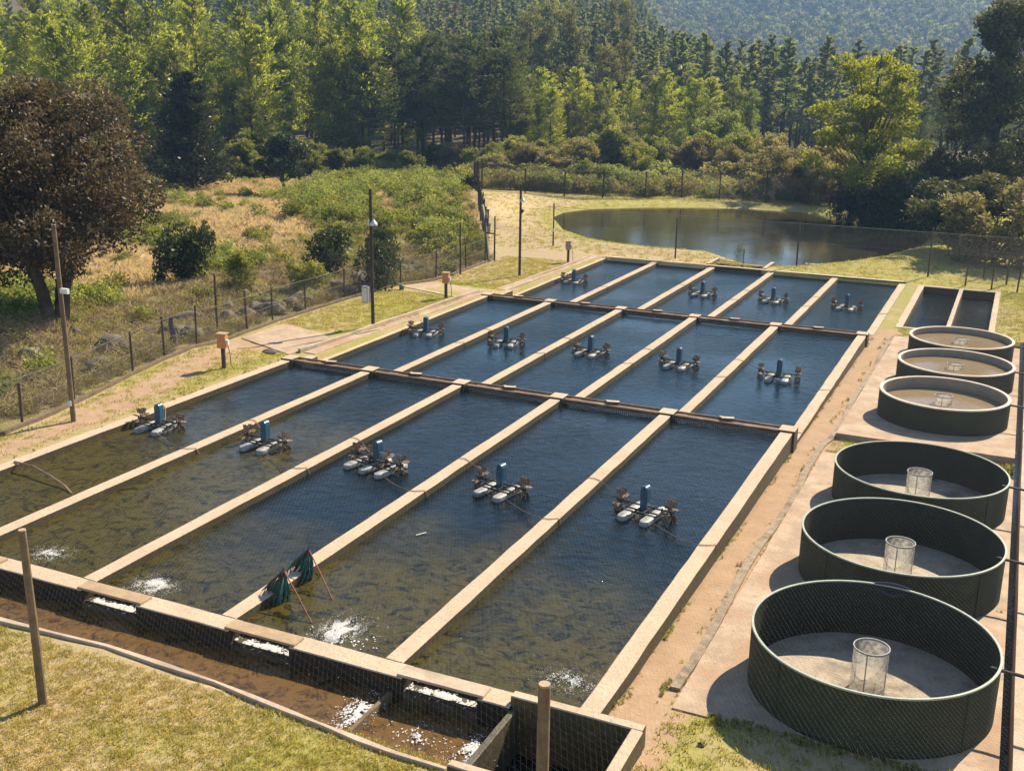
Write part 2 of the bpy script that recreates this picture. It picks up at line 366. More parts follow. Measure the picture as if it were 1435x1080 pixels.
W2=watermat('reservoir_water',(.036,.034,.017),(.018,.024,.018),(.03,.026,.013),1,.0,.7,.010)
W3=watermat('channel_water',(.15,.082,.022),(.085,.046,.013),(.035,.021,.008),1,.05,2.0,.02)
W4=watermat('dark_water_and_shade',(.012,.013,.010),(.02,.018,.010),(.012,.012,.01),1,.06,1.4,.05)
W5=watermat('tank_water',(.27,.20,.115),(.19,.14,.08),(.23,.165,.09),1,.12,.8,.004)
def wsheet(name,x0,x1,y0,y1,z,mat,deep,step=1.,**k):
    nx=max(2,int((x1-x0)/step)+1); ny=max(2,int((y1-y0)/step)+1)
    X,Y=np.meshgrid(np.linspace(x0,x1,nx),np.linspace(y0,y1,ny)); V=np.stack([X,Y,np.full(X.shape,z)],-1)
    i=(np.arange(ny-1)[:,None]*nx+np.arange(nx-1)[None]).ravel(); me=npmesh(name,V,np.stack([i,i+1,i+nx+1,i+nx],1),mat,True)
    at=me.attributes.new('deep','FLOAT','POINT'); at.data.foreach_set('value',deep(X,Y).astype(np.float32).ravel() if callable(deep) else np.full(X.size,deep,np.float32))
    return link(name,me,kind='structure',**k)
WX=[-25.5,-21.8,-17.85,-13.95,-9.92,-5.85]
BL=[(16.2,34.05,0.,-.20),(35.9,51.85,-.53,-.76),(55.0,70.3,-1.14,-1.38)]
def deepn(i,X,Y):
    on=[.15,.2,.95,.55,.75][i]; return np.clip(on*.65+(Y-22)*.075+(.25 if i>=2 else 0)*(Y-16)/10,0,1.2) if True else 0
for b,(y0,y1,zt,zw) in enumerate(BL):
    for i in range(5):
        x0,x1=WX[i]+.1,WX[i+1]-.1
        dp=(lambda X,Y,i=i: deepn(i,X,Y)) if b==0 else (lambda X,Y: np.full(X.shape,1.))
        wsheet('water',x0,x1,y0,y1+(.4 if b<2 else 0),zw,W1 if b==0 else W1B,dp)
wsheet('water',-25.4,-5.9,34.4,36.1,-1.2,W4,0.); wsheet('water',-25.4,-5.9,52.2,55.2,-1.8,W4,0.)
wsheet('water',-60,-9.72,13.9,15.9,-.42,W3,.3,.5); wsheet('water',-9.68,-7.1,13.7,15.9,-.52,W3,.1,.3); wsheet('water',-7.1,-5.0,13.8,15.9,-1.0,W4,0.)
wsheet('water',-50,5,70.6,112,-1.35,W2,lambda X,Y: sm(Y,85,75)*1.)
wsheet('water',.945,1.15,10,56,-.98,W4,0.); wsheet('water',-4.6,-2.5,57.6,70,-1.5,W1,1.); wsheet('water',-2.4,-.5,57.6,70,-1.62,W4,0.)  # first sheet is added to paint the trench's shade as a dark surface
# ------------------------------------------------------------------ pond walls
ORD=['leftmost','second','third','fourth','fifth','rightmost']; ROW=['near','middle','far']
def rough_box(x0,x1,y0,y1,z0,z1,step=.7,seed=0,amp=.012,nu=2):
    """box whose long top edges wander slightly; long axis picked automatically"""
    k=np.random.default_rng(seed); lx=x1-x0>y1-y0; a0,a1=(x0,x1) if lx else (y0,y1); b0,b1=(y0,y1) if lx else (x0,x1)
    n=max(2,int((a1-a0)/step)); T=np.linspace(a0,a1,n+1); V=[];F=[]
    for t in T:
        e=np.clip(k.normal(0,amp*.5,4),-amp,amp); bv=.02
        ring=[(b0,z0),(b0+e[0]-0.0,z1-bv+e[2]*.4),(b0+bv+e[0],z1+e[2]*.4),(b1-bv+e[1],z1+e[3]*.4),(b1+e[1],z1-bv+e[3]*.4),(b1,z0)]
        for b,z in ring: V.append((t,b,z) if lx else (b,t,z))
    for i in range(n):
        for j in range(6):
            q=(i*6+j,i*6+(j+1)%6,(i+1)*6+(j+1)%6,(i+1)*6+j); F.append(q if lx else q[::-1])
    F.append((0,1,2,3,4,5) if not lx else (5,4,3,2,1,0)); F.append(tuple(n*6+j for j in ((5,4,3,2,1,0) if not lx else (0,1,2,3,4,5))))
    return V,F
def wallmat(dk=1.,nm_='pond_wall_concrete'):
    m,t,out=nodes(nm_); q=NT(t); p=q.n('ShaderNodeBsdfPrincipled'); q.l(p.outputs[0],out.inputs[0]); p.inputs['Roughness'].default_value=.9
    P=q.pos(); n1=q.noise(1.1,8,.7,P); n2=q.noise(12,5,.7,P); n3=q.noise(.5,3,.6,P)
    top=q.mix(q.ramp(n1,[(.3,0.),(.72,1.)]),(.61,.475,.335),(.46,.345,.235)); top=q.mix(q.ramp(n2,[(.50,0.),(.70,.85)]),top,(.31,.24,.17)); top=q.mix(q.ramp(n3,[(.5,0.),(.7,.5)]),top,(.64,.47,.33))
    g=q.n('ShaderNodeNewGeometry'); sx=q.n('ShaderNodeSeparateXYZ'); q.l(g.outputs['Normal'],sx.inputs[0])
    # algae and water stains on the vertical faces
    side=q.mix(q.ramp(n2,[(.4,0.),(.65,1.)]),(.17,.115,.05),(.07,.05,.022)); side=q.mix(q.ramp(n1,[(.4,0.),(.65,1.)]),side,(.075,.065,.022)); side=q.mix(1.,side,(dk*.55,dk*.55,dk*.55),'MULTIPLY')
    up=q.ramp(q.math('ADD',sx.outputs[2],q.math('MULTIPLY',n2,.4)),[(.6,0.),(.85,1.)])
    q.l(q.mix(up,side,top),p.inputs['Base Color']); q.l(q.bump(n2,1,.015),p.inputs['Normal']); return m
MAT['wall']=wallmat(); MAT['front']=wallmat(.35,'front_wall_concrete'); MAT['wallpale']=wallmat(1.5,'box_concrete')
def wall(label,x0,x1,y0,y1,z0,z1,name='pond_wall',mat='wall',seed=0,group='concrete pond walls',amp=.012):
    V,F=rough_box(x0,x1,y0,y1,z0,z1,seed=seed,amp=amp); o=MB().add(V,F).build(name,MAT[mat]); return tag(o,label,'wall',group)
for b,(y0,y1,zt,zw) in enumerate(BL):
    for i,x in enumerate(WX):
        hw=.2
        lab={0:'outermost left concrete wall beside the grass path, edging the %s row of ponds',5:'outermost right concrete wall beside the reddish drain, edging the %s row of ponds'}.get(i,'concrete dividing wall, '+ORD[i]+' from the left in the %s row of ponds')%ROW[b]
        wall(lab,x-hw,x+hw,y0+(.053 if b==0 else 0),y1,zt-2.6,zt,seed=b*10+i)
        if b<2:
            me=MB().box(x-.27,x+.27,y1+.003,y1+.62,zt-2.6,zt+.06).build('pier',MAT['wall'],bevel=.02)
            tag(me,'squat concrete pier at the far end of the %s dividing wall, %s row'%(ORD[i],ROW[b]),'pier','piers at the pond wall ends')
# front wall, with inlet notches roofed by planks
ntch=[(-21.55,-20.35,'leftmost'),(-17.6,-16.02,'second from the left'),(-13.55,-12.05,'third from the left'),(-9.45,-7.85,'rightmost')]
fw=empty('front_wall',(0,0,0),label='long concrete wall between the brown supply channel and the near row of ponds',cat='wall')
xs=[-45]+[v for n in ntch for v in n[:2]]+[-7.2]
for k in range(0,len(xs),2):
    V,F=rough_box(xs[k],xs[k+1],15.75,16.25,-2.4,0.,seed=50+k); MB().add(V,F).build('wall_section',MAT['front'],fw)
for k,(a,b_,nm) in enumerate(ntch):
    MB().box(a+.002,b_-.002,15.76,16.24,-2.4,-.30).build('sill',MAT['wet_concrete'],fw)
    MB().box(a+.05,b_-.05,15.80,15.84,-.30,-.26).build('weir_board',MAT['darkwood'],fw)
    pl=MB().box(a-.12,b_+.1,15.78,16.14,.004,.06,rz=R(.6)).build('plank',MAT['plank' if k!=3 else 'concrete'],bevel=.008)
    tag(pl,'plank bridging the %s inlet gap of the front channel wall'%nm,'plank','planks over the inlet gaps')
# cross structures between the rows
def bars(mb,x0,x1,y,z0,z1,step=.075,w=.018):
    x=x0
    while x<x1: mb.box(x,x+w,y-w,y+w,z0,z1); x+=step
for b in (0,1):
    y1=BL[b][1]; zt=BL[b][2]; zn=BL[b+1][2]; yn=BL[b+1][0]
    for i in range(5):
        x0,x1=WX[i]+.28,WX[i+1]-.28
        t=empty('outlet_screen',((x0+x1)/2,y1+.3,zt-.5),label='slatted outlet screen under rusty beam, far end of %s pond, %s row'%(['leftmost','second','third','fourth','rightmost'][i],ROW[b]),cat='screen',group='outlet screens')
        cx=(x0+x1)/2; cy=y1+.3; cz=zt-.5
        def loc(mb): mb.v=[(x-cx,y-cy,z-cz) for x,y,z in mb.v]; return mb
        loc(MB().box(x0-.0,x1,y1+.12,y1+.36,zt-.10,zt+.0)).build('beam',MAT['rustbeam'],t,bevel=.01)
        loc(MB().box(x0,x1,y1+.44,y1+.50,zt-.02,zt+.05)).build('rail',MAT['rustbeam'],t)
        mb=MB(); bars(mb,x0,x1,y1+.16,zt-1.6,zt-.1); s_=loc(mb).build('screen_bars',MAT['black'],t)
        loc(MB().box(x0,x1,y1+.25,y1+.33,zt-1.6,zt-.2)).build('back_board',MAT['darkwood'],t)
        q=MB().box(cx-.2,cx+.22,y1+.3,y1+.5,zt+.055,zt+.10,rz=R(15)).box(cx-.3,cx-.02,y1+.34,y1+.46,zt+.052,zt+.09,rz=R(-35))
        loc(q).build('cross_block',MAT['wall'],t)
    o=MB().box(-25.3,-6.05,yn-.22,yn+.0,zn-2.4,zn-.02).build('weir_wall',MAT['wall'],bevel=.015)
    tag(o,'low concrete weir wall where water drops into the %s row of ponds'%ROW[b+1],'wall','weir walls')
    o=MB().box(-25.7,-25.3,y1+.63,yn-.003,zt-2.6,zt-.25).build('pond_wall',MAT['wall']); tag(o,'short left end wall of the dark channel between the %s and %s rows'%(ROW[b],ROW[b+1]),'wall','concrete pond walls')
    o=MB().box(-6.05,-5.65,y1+.63,yn-.003,zt-2.6,zn-.02).build('pond_wall',MAT['wall']); tag(o,'short right end wall of the dark channel between the %s and %s rows'%(ROW[b],ROW[b+1]),'wall','concrete pond walls')
wall('concrete end wall along the far edge of the far row of ponds',-25.7,-5.65,70.5,70.85,-3.2,-1.06,'end_wall','wall',77)
o=MB().box(-25.2,-6.1,70.303,70.48,-3.2,-1.3).build('outlet_ledge',MAT['wet_concrete']); tag(o,'dark wet ledge under the far end wall of the ponds','ledge')
# sluice at the reservoir outlet
t=empty('sluice',(-16.4,72,-1.3),label='small concrete sluice between the reservoir and the far row of ponds',cat='sluice')
MB().box(-2.0,-1.75,-1.1,1.6,-1.6,.3).build('side_wall',MAT['wall'],t); MB().box(1.75,2.0,-1.1,1.6,-1.6,.3).build('side_wall',MAT['wall'],t)
MB().box(-1.75,1.75,.9,1.1,-1.6,.12).build('weir_board',MAT['rustbeam'],t); MB().box(-1.6,1.6,-.2,0,.18,.26).build('walk_board',MAT['plank'],t); MB().tube([(0,1,.1),(0,1,1.1)],.03).build('gate_rod',MAT['black'],t)
# channel bank kerb and supply box
P=KERB
V=[];F=[]
for i,p in enumerate(P):
    j=.02*math.sin(i*2.3)
    for a,z in ((-.06+j,-1.6),(-.06+j,-.15),(-.045+j,-.135),(.045-j,-.135),(.06-j,-.15),(.06,-1.6)): V.append((p.x,p.y+a,z))
for i in range(len(P)-1):
    for j in range(6): F.append((i*6+j,i*6+(j+1)%6,(i+1)*6+(j+1)%6,(i+1)*6+j))
F+= [(5,4,3,2,1,0),tuple((len(P)-1)*6+j for j in range(6))]
tag(MB().add(V,F).build('channel_kerb',MAT['concrete']),'thin curving concrete kerb between the brown channel and the front lawn','kerb')
t=empty('supply_box',(-6.1,14.8,0),label='open concrete inlet box with pale rim in front of the rightmost near pond',cat='inlet box')
def bx(nm,x0,x1,y0,y1,z0,z1,s,mt='wallpale'):
    V,F=rough_box(x0,x1,y0,y1,z0,z1,seed=s,amp=.008); V=[(x+6.1,y-14.8,z) for x,y,z in V]; MB().add(V,F).build(nm,MAT[mt],t)
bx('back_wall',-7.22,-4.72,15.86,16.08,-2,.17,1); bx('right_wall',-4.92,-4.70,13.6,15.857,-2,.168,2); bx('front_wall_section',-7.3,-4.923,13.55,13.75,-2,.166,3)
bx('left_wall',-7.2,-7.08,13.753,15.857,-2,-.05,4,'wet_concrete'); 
o=MB().box(-9.74,-9.66,14.3,15.745,-1.6,-.34).build('baffle_board',MAT['wood'],bevel=.01); tag(o,'timber baffle board across the brown channel with foam beside it','board')
# drain kerb and pads on the right
def strip(name,pts,w,z0off,z1off,mat,label,cat,seed=0):
    V=[];F=[];k=np.random.default_rng(seed)
    for i,(x,y,z) in enumerate(pts):
        j=np.clip(k.normal(0,.005),-.01,.01)
        for a,zz in ((-w/2+j,z+z0off),(-w/2+j,z+z1off),(w/2+j,z+z1off),(w/2+j,z+z0off)): V.append((x+a,y,zz))
    n=4
    for i in range(len(pts)-1):
        for j in range(4): F.append((i*4+(j+1)%4,i*4+j,(i+1)*4+j,(i+1)*4+(j+1)%4))
    F+=[(0,1,2,3),tuple((len(pts)-1)*4+j for j in (3,2,1,0))]
    return tag(MB().add(V,F).build(name,MAT[mat]),label,cat)
ys=np.arange(18.2,55,.6)
MAT['dirty']=pbr('dirty_kerb_concrete',(.40,.31,.22),(.22,.165,.11),5,.95,.02,20,c3=(.17,.13,.08),stain=(.50,.40,.30))
strip('drain_kerb',[(-4.83+.06*math.sin(y*.7)+.10*(y>36),y,hz(-4.8,y)) for y in ys],.2,-.3,.07,'dirty','narrow rough concrete kerb along the right side of the reddish drain','kerb',3)
def pad(label,x0,x1,y0,y1,zf,th=.35,seed=0,mat='slab',name='concrete_pad'):
    n=24; k=np.random.default_rng(seed); V=[];F=[];Y=np.linspace(y0,y1,n)
    for i,y in enumerate(Y):
        e=np.clip(k.normal(0,.006,2),-.01,.01); z=zf(y)
        V+=[(x0+e[0],y,z-th),(x0+e[0],y,z),(x1,y,z),(x1,y,z-th)]
    for i in range(n-1):
        for j in range(3): F.append((i*4+j+1,i*4+j,(i+1)*4+j,(i+1)*4+j+1))
    F+=[(0,1,2,3),tuple((n-1)*4+j for j in (3,2,1,0))]
    return tag(MB().add(V,F).build(name,MAT[mat]),label,'paving')
PZ1=lambda y: np.interp(y,[17,34],[-.28,-.50])
PZ2=lambda y: np.interp(y,[36.5,56],[-.52,-1.02])
pad('pinkish concrete pad under the three dark green tanks',-4.66,.945,17.5,34.2,PZ1,seed=1)
pad('raised weathered concrete pad under the three pale-rimmed tanks',-4.60,.945,36.4,54.6,PZ2,seed=2)
pad('rough dark concrete walkway running along the right of the tanks',1.36,8,8,57,lambda y:np.interp(y,[8,57],[.0,-.75]),.8,seed=5,mat='gravel',name='walkway')
pad('pale kerb wall between the narrow dark trench and the right walkway',1.14,1.355,8,57,lambda y:np.interp(y,[8,57],[.04,-.70]),1.0,seed=6,mat='concrete',name='kerb_wall')
# small ponds beyond the tanks
for x0,x1,y0,y1,l in ((-4.9,-4.55,57.3,70.3,'left wall of the two small ponds behind the tanks'),(-2.55,-2.33,57.62,70,'thin wall dividing the two small ponds behind the tanks'),(-.55,-.25,57.3,70.3,'right wall of the two small ponds behind the tanks'),(-4.545,-.555,69.95,70.3,'far wall of the two small ponds behind the tanks'),(-4.545,-.555,57.3,57.6,'near dark wall of the two small ponds behind the tanks')):
    wall(l,x0,x1,y0,y1,-3,-1.12,'pond_wall','wall',int(x0*7)+300,'walls of the two small ponds')
# left kerb and slabs
strip('path_kerb',[(-26.35+.05*math.sin(y),y,-.28-.27*(y-36)/15) for y in np.arange(36.2,53,.5)],.14,-.2,.16,'concrete','low stone kerb between the lawn and the wet slab strip, left of the middle ponds','kerb',8)
strip('path_kerb',[(-26.3+.04*math.sin(y),y,-.9-.2*(y-54)/16) for y in np.arange(54.5,70,.5)],.14,-.2,.12,'concrete','low stone kerb beside the slab strip left of the far ponds','kerb',9)
def flat(name,poly,mat,label,cat,off=.02,th=.12):
    V=[];n=len(poly)
    for x,y in poly: V.append((x,y,hz(x,y)+off))
    V+=[(x,y,z-th) for x,y,z in V]; F=[tuple(range(n)),tuple(range(2*n-1,n-1,-1))]+[(i,i+n,(i+1)%n+n,(i+1)%n) for i in range(n)]
    return tag(MB().add(V,F).build(name,MAT[mat]),label,cat)
flat('slab_strip',[(-26.26,36.3),(-25.72,36.3),(-25.72,44),(-25.72,51.7),(-26.26,51.7),(-26.26,44)],'slab','wet stained slab strip along the left wall of the middle ponds','paving',.03)
flat('slab_strip',[(-26.2,55),(-25.72,55),(-25.72,62),(-25.72,70.2),(-26.2,70.2),(-26.2,62)],'slab','pale slab strip along the left wall of the far ponds','paving',.03)
flat('slab_crossing',[(-30.2,37.2),(-26.5,35.6),(-26.45,38.6),(-27.5,39.6),(-30.4,40.6)],'slab','pink concrete slab crossing the path beside the middle cross channel','paving',.035)
flat('slab_crossing',[(-30.6,51.8),(-26.45,50.6),(-26.4,53.4),(-27.6,54.2),(-30.6,55.6)],'slab','pink concrete slab crossing the grass beside the far cross channel','paving',.035)
strip('fence_kerb',[(fencex(y)+.12,y,hz(fencex(y)+.12,y)) for y in np.arange(19,66,1.)],.16,-.2,.12,'wood','low dark kerb along the foot of the left wire fence','kerb',12)
# ------------------------------------------------------------------ tanks
def tank(i,c,r,zr,h,kind,label):
    t=empty('fish_tank',(c[0],c[1],zr-h),label=label,cat='tank',group='round fish tanks'); H=h
    if kind=='green':
        th=.035; N=96
        MB().lathe([(r-.005,0),(r-.005,H-.03)],n=N).build('outer_wall',MAT['fibre'],t,smooth=True)
        for q in range(4):
            a=.9+q*PI/2; MB().tube([((r+.003)*math.cos(a),(r+.003)*math.sin(a),.02),((r+.003)*math.cos(a),(r+.003)*math.sin(a),H-.04)],.02,5).build('panel_seam',MAT['fibre'],t)
        MB().lathe([(r-th-.005,H-.03),(r-th-.005,0.02)],n=N).build('inner_wall',MAT['fibre_in'],t,smooth=True)
        MB().lathe([(r-th-.008,H-.03),(r-th-.008,H),(r+.008,H),(r+.008,H-.035)],n=N,close=True).build('rim',MAT['rim'],t,smooth=True,bevel=.006)
        MB().disc(r-th,.04,n=N).build('floor',MAT['tankfloor'],t)
        pr=.33; ph=.92; pz=.03; 
    else:
        th=.11; N=96; wl=H-(.42 if i==3 else .30 if i==2 else .28)
        MB().lathe([(r,0),(r,H-.05)],n=N).build('outer_wall',MAT['fibre'],t,smooth=True)
        MB().lathe([(r-th,H-.05),(r-th,0.02)],n=N).build('inner_wall',MAT['tankin'],t,smooth=True)
        MB().lathe([(r-th-.004,H-.05),(r-th-.004,H),(r+.004,H),(r+.004,H-.05)],n=N,close=True).build('rim',MAT['tankrim'],t,smooth=True,bevel=.012)
        o=MB().disc(r-th-.001,wl,n=N).build('water_surface',W5,t)
        pr=.30; ph=wl+(.24 if i==3 else .14); pz=.05
    s=MB().lathe([(pr,pz),(pr,pz+ph)],n=32).build('standpipe_screen',SCREEN,t,smooth=True)
    mb=MB().lathe([(pr-.008,pz+ph-.02),(pr-.008,pz+ph+.015),(pr+.012,pz+ph+.015),(pr+.012,pz+ph-.02)],n=32,close=True)
    for a in (.4,2.5,4.6): mb.tube([(pr*math.cos(a),pr*math.sin(a),pz),(pr*math.cos(a),pr*math.sin(a),pz+ph)],.012,5)
    mb.build('hoop',MAT['grey'],s,smooth=True)
    return t
def screenmat():
    m,t,out=nodes('standpipe_mesh'); q=NT(t); tr=q.n('ShaderNodeBsdfTransparent'); d=q.n('ShaderNodeBsdfPrincipled'); d.inputs['Base Color'].default_value=(.55,.52,.45,1); d.inputs['Roughness'].default_value=.4
    tl=q.n('ShaderNodeBsdfTranslucent'); tl.inputs[0].default_value=(.6,.57,.5,1); m2=q.n('ShaderNodeMixShader'); m2.inputs[0].default_value=.5; q.l(d.outputs[0],m2.inputs[1]); q.l(tl.outputs[0],m2.inputs[2])
    mx=q.n('ShaderNodeMixShader'); n=q.noise(9,3,.6,q.n('ShaderNodeTexCoord').outputs['Object']); q.l(q.ramp(n,[(.4,.28),(.65,.75)]),mx.inputs[0]); q.l(tr.outputs[0],mx.inputs[1]); q.l(m2.outputs[0],mx.inputs[2]); q.l(mx.outputs[0],out.inputs[0]); return m
SCREEN=screenmat()
TK=[(6,(-1.45,19.81),2.27,.90,'green','nearest dark green round tank with dry sunlit floor patch, bottom right corner'),
    (5,(-1.49,25.37),2.28,.75,'green','second dark green round tank from the front, with a sliver of sunlit floor'),
    (4,(-1.53,30.82),2.31,.60,'green','third dark green round tank from the front, its floor wholly in shade'),
    (3,(-1.52,40.16),2.19,.35,'cem','largest-looking pale-rimmed round tank holding brown water, behind the green tanks'),
    (2,(-1.46,45.89),2.21,.15,'cem','middle one of the three pale-rimmed round tanks, darker brown water'),
    (1,(-1.54,51.55),2.20,-.05,'cem','farthest pale-rimmed round tank, in front of the two small ponds')]
for i,c,r,zr,kd,lab in TK:
    zb=(PZ1 if i>3 else PZ2)(c[1])-.03; tank(i,c,r,zr,zr-float(zb),kd,lab)
    e=(c[0]+r+.01,c[1]-.1,zr-.16)
    p=MB().tube([(e[0]-.2,e[1],e[2]+.02),(e[0]+.3,e[1]-.02,e[2]),(e[0]+1.5,e[1]-.25,e[2]-.05),(e[0]+4,e[1]-.5,e[2]-.05)],.035,8).build('inlet_pipe',MAT['pipe'],smooth=True)
    tag(p,'black water pipe entering the right side of the %s tank'%{6:'nearest green',5:'second green',4:'third green',3:'nearest pale-rimmed',2:'middle pale-rimmed',1:'farthest pale-rimmed'}[i],'pipe','tank inlet pipes')
o=MB().tube([(-1.7,22.05,.905),(-1.5,22.08,.93),(-1.25,22.1,.93),(-1.0,22.06,.91),(-1.05,22.0,.8),(-1.35,22.0,.7),(-1.6,22.0,.78)],.03,6).build('rag',MAT['cloth'],smooth=True); tag(o,'dark blue rag draped over the far rim of the nearest green tank','rag')
# ------------------------------------------------------------------ aerators
def pontoon(L,w,h):
    mb=MB(); n=7; ring=[]
    out=[]
    for k in range(n+1):
        a=PI*k/n; out.append((w/2*math.cos(a),L/2-w/2+w*.5*math.sin(a)))
    out=out+[(-x,-y) for x,y in out]
    lv=[(.6,-h*.5),(1,-h*.15),(1,h*.25),(.9,h*.42),(.7,h*.5)]; b=0; N=len(out)
    for s,z in lv: mb.v+=[(x*s if abs(s)<1 else x,y-(1-s)*.12*(1 if y>0 else -1),z) for x,y in out]
    for i in range(len(lv)-1):
        for k in range(N): mb.f.append((i*N+k,i*N+(k+1)%N,(i+1)*N+(k+1)%N,(i+1)*N+k))
    mb.f.append(tuple(range(N-1,-1,-1))); mb.f.append(tuple(range((len(lv)-1)*N,len(lv)*N))); return mb
def wheel(parent,x,ph):
    mb=MB(); n=8
    for k in range(n):
        a=2*PI*k/n+ph; ca,sa=math.cos(a),math.sin(a)
        def W(lx,r,tt): return (x+lx,ca*r-sa*tt,.26+sa*r+ca*tt)
        for lx0,lx1,r0,r1 in ((-.02,.02,.05,.18),(-.10,-.045,.17,.33),(-.03,.03,.17,.35),(.045,.10,.17,.33),(-.10,.10,.17,.20),(-.10,.10,.275,.295)):
            V=[W(l,r,tt) for tt in (-.008,.008) for l,r in ((lx0,r0),(lx1,r0),(lx1,r1),(lx0,r1))]
            mb.add(V,[(3,2,1,0),(4,5,6,7),(0,1,5,4),(1,2,6,5),(2,3,7,6),(3,0,4,7)])
    w=mb.build('paddle_wheel',MAT['paddle'],parent)
    MB().tube([(x-.08,0,.26),(x+.08,0,.26)],.06,8).build('hub',MAT['black'],w)
def aerator(four=False):
    t=empty('paddlewheel_aerator',(0,0,0),cat='aerator',group='paddlewheel aerators')
    xs=(-.62,0,.62) if four else (-.33,.33)
    for x in xs:
        mb=pontoon(1.32,.27,.2); mb.v=[(a+x,b-.12,c+.05) for a,b,c in mb.v]; mb.build('float',MAT['float'],t,smooth=True)
    X=.75 if four else .5
    mb=MB()
    for y in (-.30,-.12,.22): mb.box(-X,X,y-.02,y+.02,.13,.17)
    for x in (-X,X,-.12,.12): mb.box(x-.02,x+.02,-.32,.24,.172,.205)
    for x in (-X,X): mb.box(x-.015,x+.015,-.03,.03,.2,.30)
    mb.build('frame',MAT['black'],t)
    MB().tube([(-.86,0,.26),(.86,0,.26)],.022,6).build('shaft',MAT['black'],t,smooth=True)
    mb=MB(); w=.105; h0,h1=.10,.73; pr=[(-w,h0),(w,h0),(w,h1)]+[(w*math.cos(a),h1+w*math.sin(a)) for a in np.linspace(0,PI,12)[1:-1]]+[(-w,h1)]
    n=len(pr); mb.v=[(x,-.12,z) for x,z in pr]+[(x,.13,z) for x,z in pr]
    mb.f=[tuple(range(n)),tuple(range(2*n-1,n-1,-1))]+[((k+1)%n,k,k+n,(k+1)%n+n) for k in range(n)]
    mb.build('motor_cover',MAT['blue'],t,smooth=True,bevel=.025)
    for k,x in enumerate((-.88,-.30,.30,.88) if four else (-.74,.74)): wheel(t,x,.2+k*.5)
    return t
aer2=aerator(); aer4=aerator(True); first={2:True,4:True}
AX=[-24.35,-20.2,-16.12,-12.07,-7.95]; AY=[25.8,43.3,62.0]
pn=['leftmost','second','third','fourth','rightmost']
def rope(pts,label,grp='ropes tethering the aerators',r=.012,mat='rope'):
    o=MB().tube(pts,r,5).build('rope',MAT[mat],smooth=True); return tag(o,label,'rope',grp)
for b in range(3):
    for i in range(5):
        if b==2 and i==1: continue
        four=(b==0 and i==2); base=aer4 if four else aer2; key=4 if four else 2
        z=BL[b][3]; lc=(AX[i]+random.uniform(-.05,.05),AY[b]+random.uniform(-.15,.15),z); rz=R(random.uniform(-13,13))
        if first[key]: o=base; o.location=lc; o.rotation_euler=(0,0,rz); first[key]=False
        else: o=copy_tree(base,lc,rz)
        o['label']=('wide four-wheel' if four else 'two-wheel')+' blue paddlewheel aerator on the %s pond of the %s row'%(pn[i],ROW[b])
        zt=BL[b][2]
        rx=WX[i+1]; wy=lc[1]-1.7
        rope([(lc[0]+.33,lc[1]-.6,z+.1),((lc[0]+rx)/2+.1,(lc[1]-.6+wy)/2,(z+zt)/2-.02),(rx-.2,wy,zt+.02),(rx,wy+.05,zt+.022),(rx+.2,wy+.2,zt+.02),(rx+.24,wy+.3,zt-.2)],'rope from aerator to right wall, %s pond of the %s row'%(pn[i],ROW[b]))
        lx=WX[i]; wy=lc[1]+1.3
        rope([(lc[0]-.2,lc[1]+.45,z+.1),((lc[0]+lx)/2,(lc[1]+.45+wy)/2,(z+zt)/2-.05),(lx+.2,wy,zt+.02),(lx,wy+.1,zt+.022),(lx-.2,wy+.05,zt+.02),(lx-.25,wy,zt-.2)],'rope from aerator to left wall, %s pond of the %s row'%(pn[i],ROW[b]))
o=rope([G(20,648,.0)+Vector((0,0,.03)),G(45,652,.05),G(70,666,-.02),G(90,680,-.12),G(100,691,-.19)],'brown hose curving from the left wall into the leftmost near pond','hoses',.03)
o.name='hose'; o['category']='hose'
rope([G(20,648,-.2)]+[Vector((-27.3+.4*math.sin(y*.5),y,hz(-27.3,y)+.03)) for y in np.arange(35.5,38.5,.5)]+[Vector((-26.9,y,hz(-26.9,y)+.06)) for y in np.arange(39,42,.6)],'thin dark hose lying over the pink slab crossing','hoses',.02,'pipe') if False else None
rope([Vector((-28.3+(y-33)*.28,y,hz(-28.3+(y-33)*.28,y)+.055)) for y in np.arange(36.3,42,.45)],'thin dark hose lying over the near pink slab crossing','hoses on the left bank',.022,'pipe')
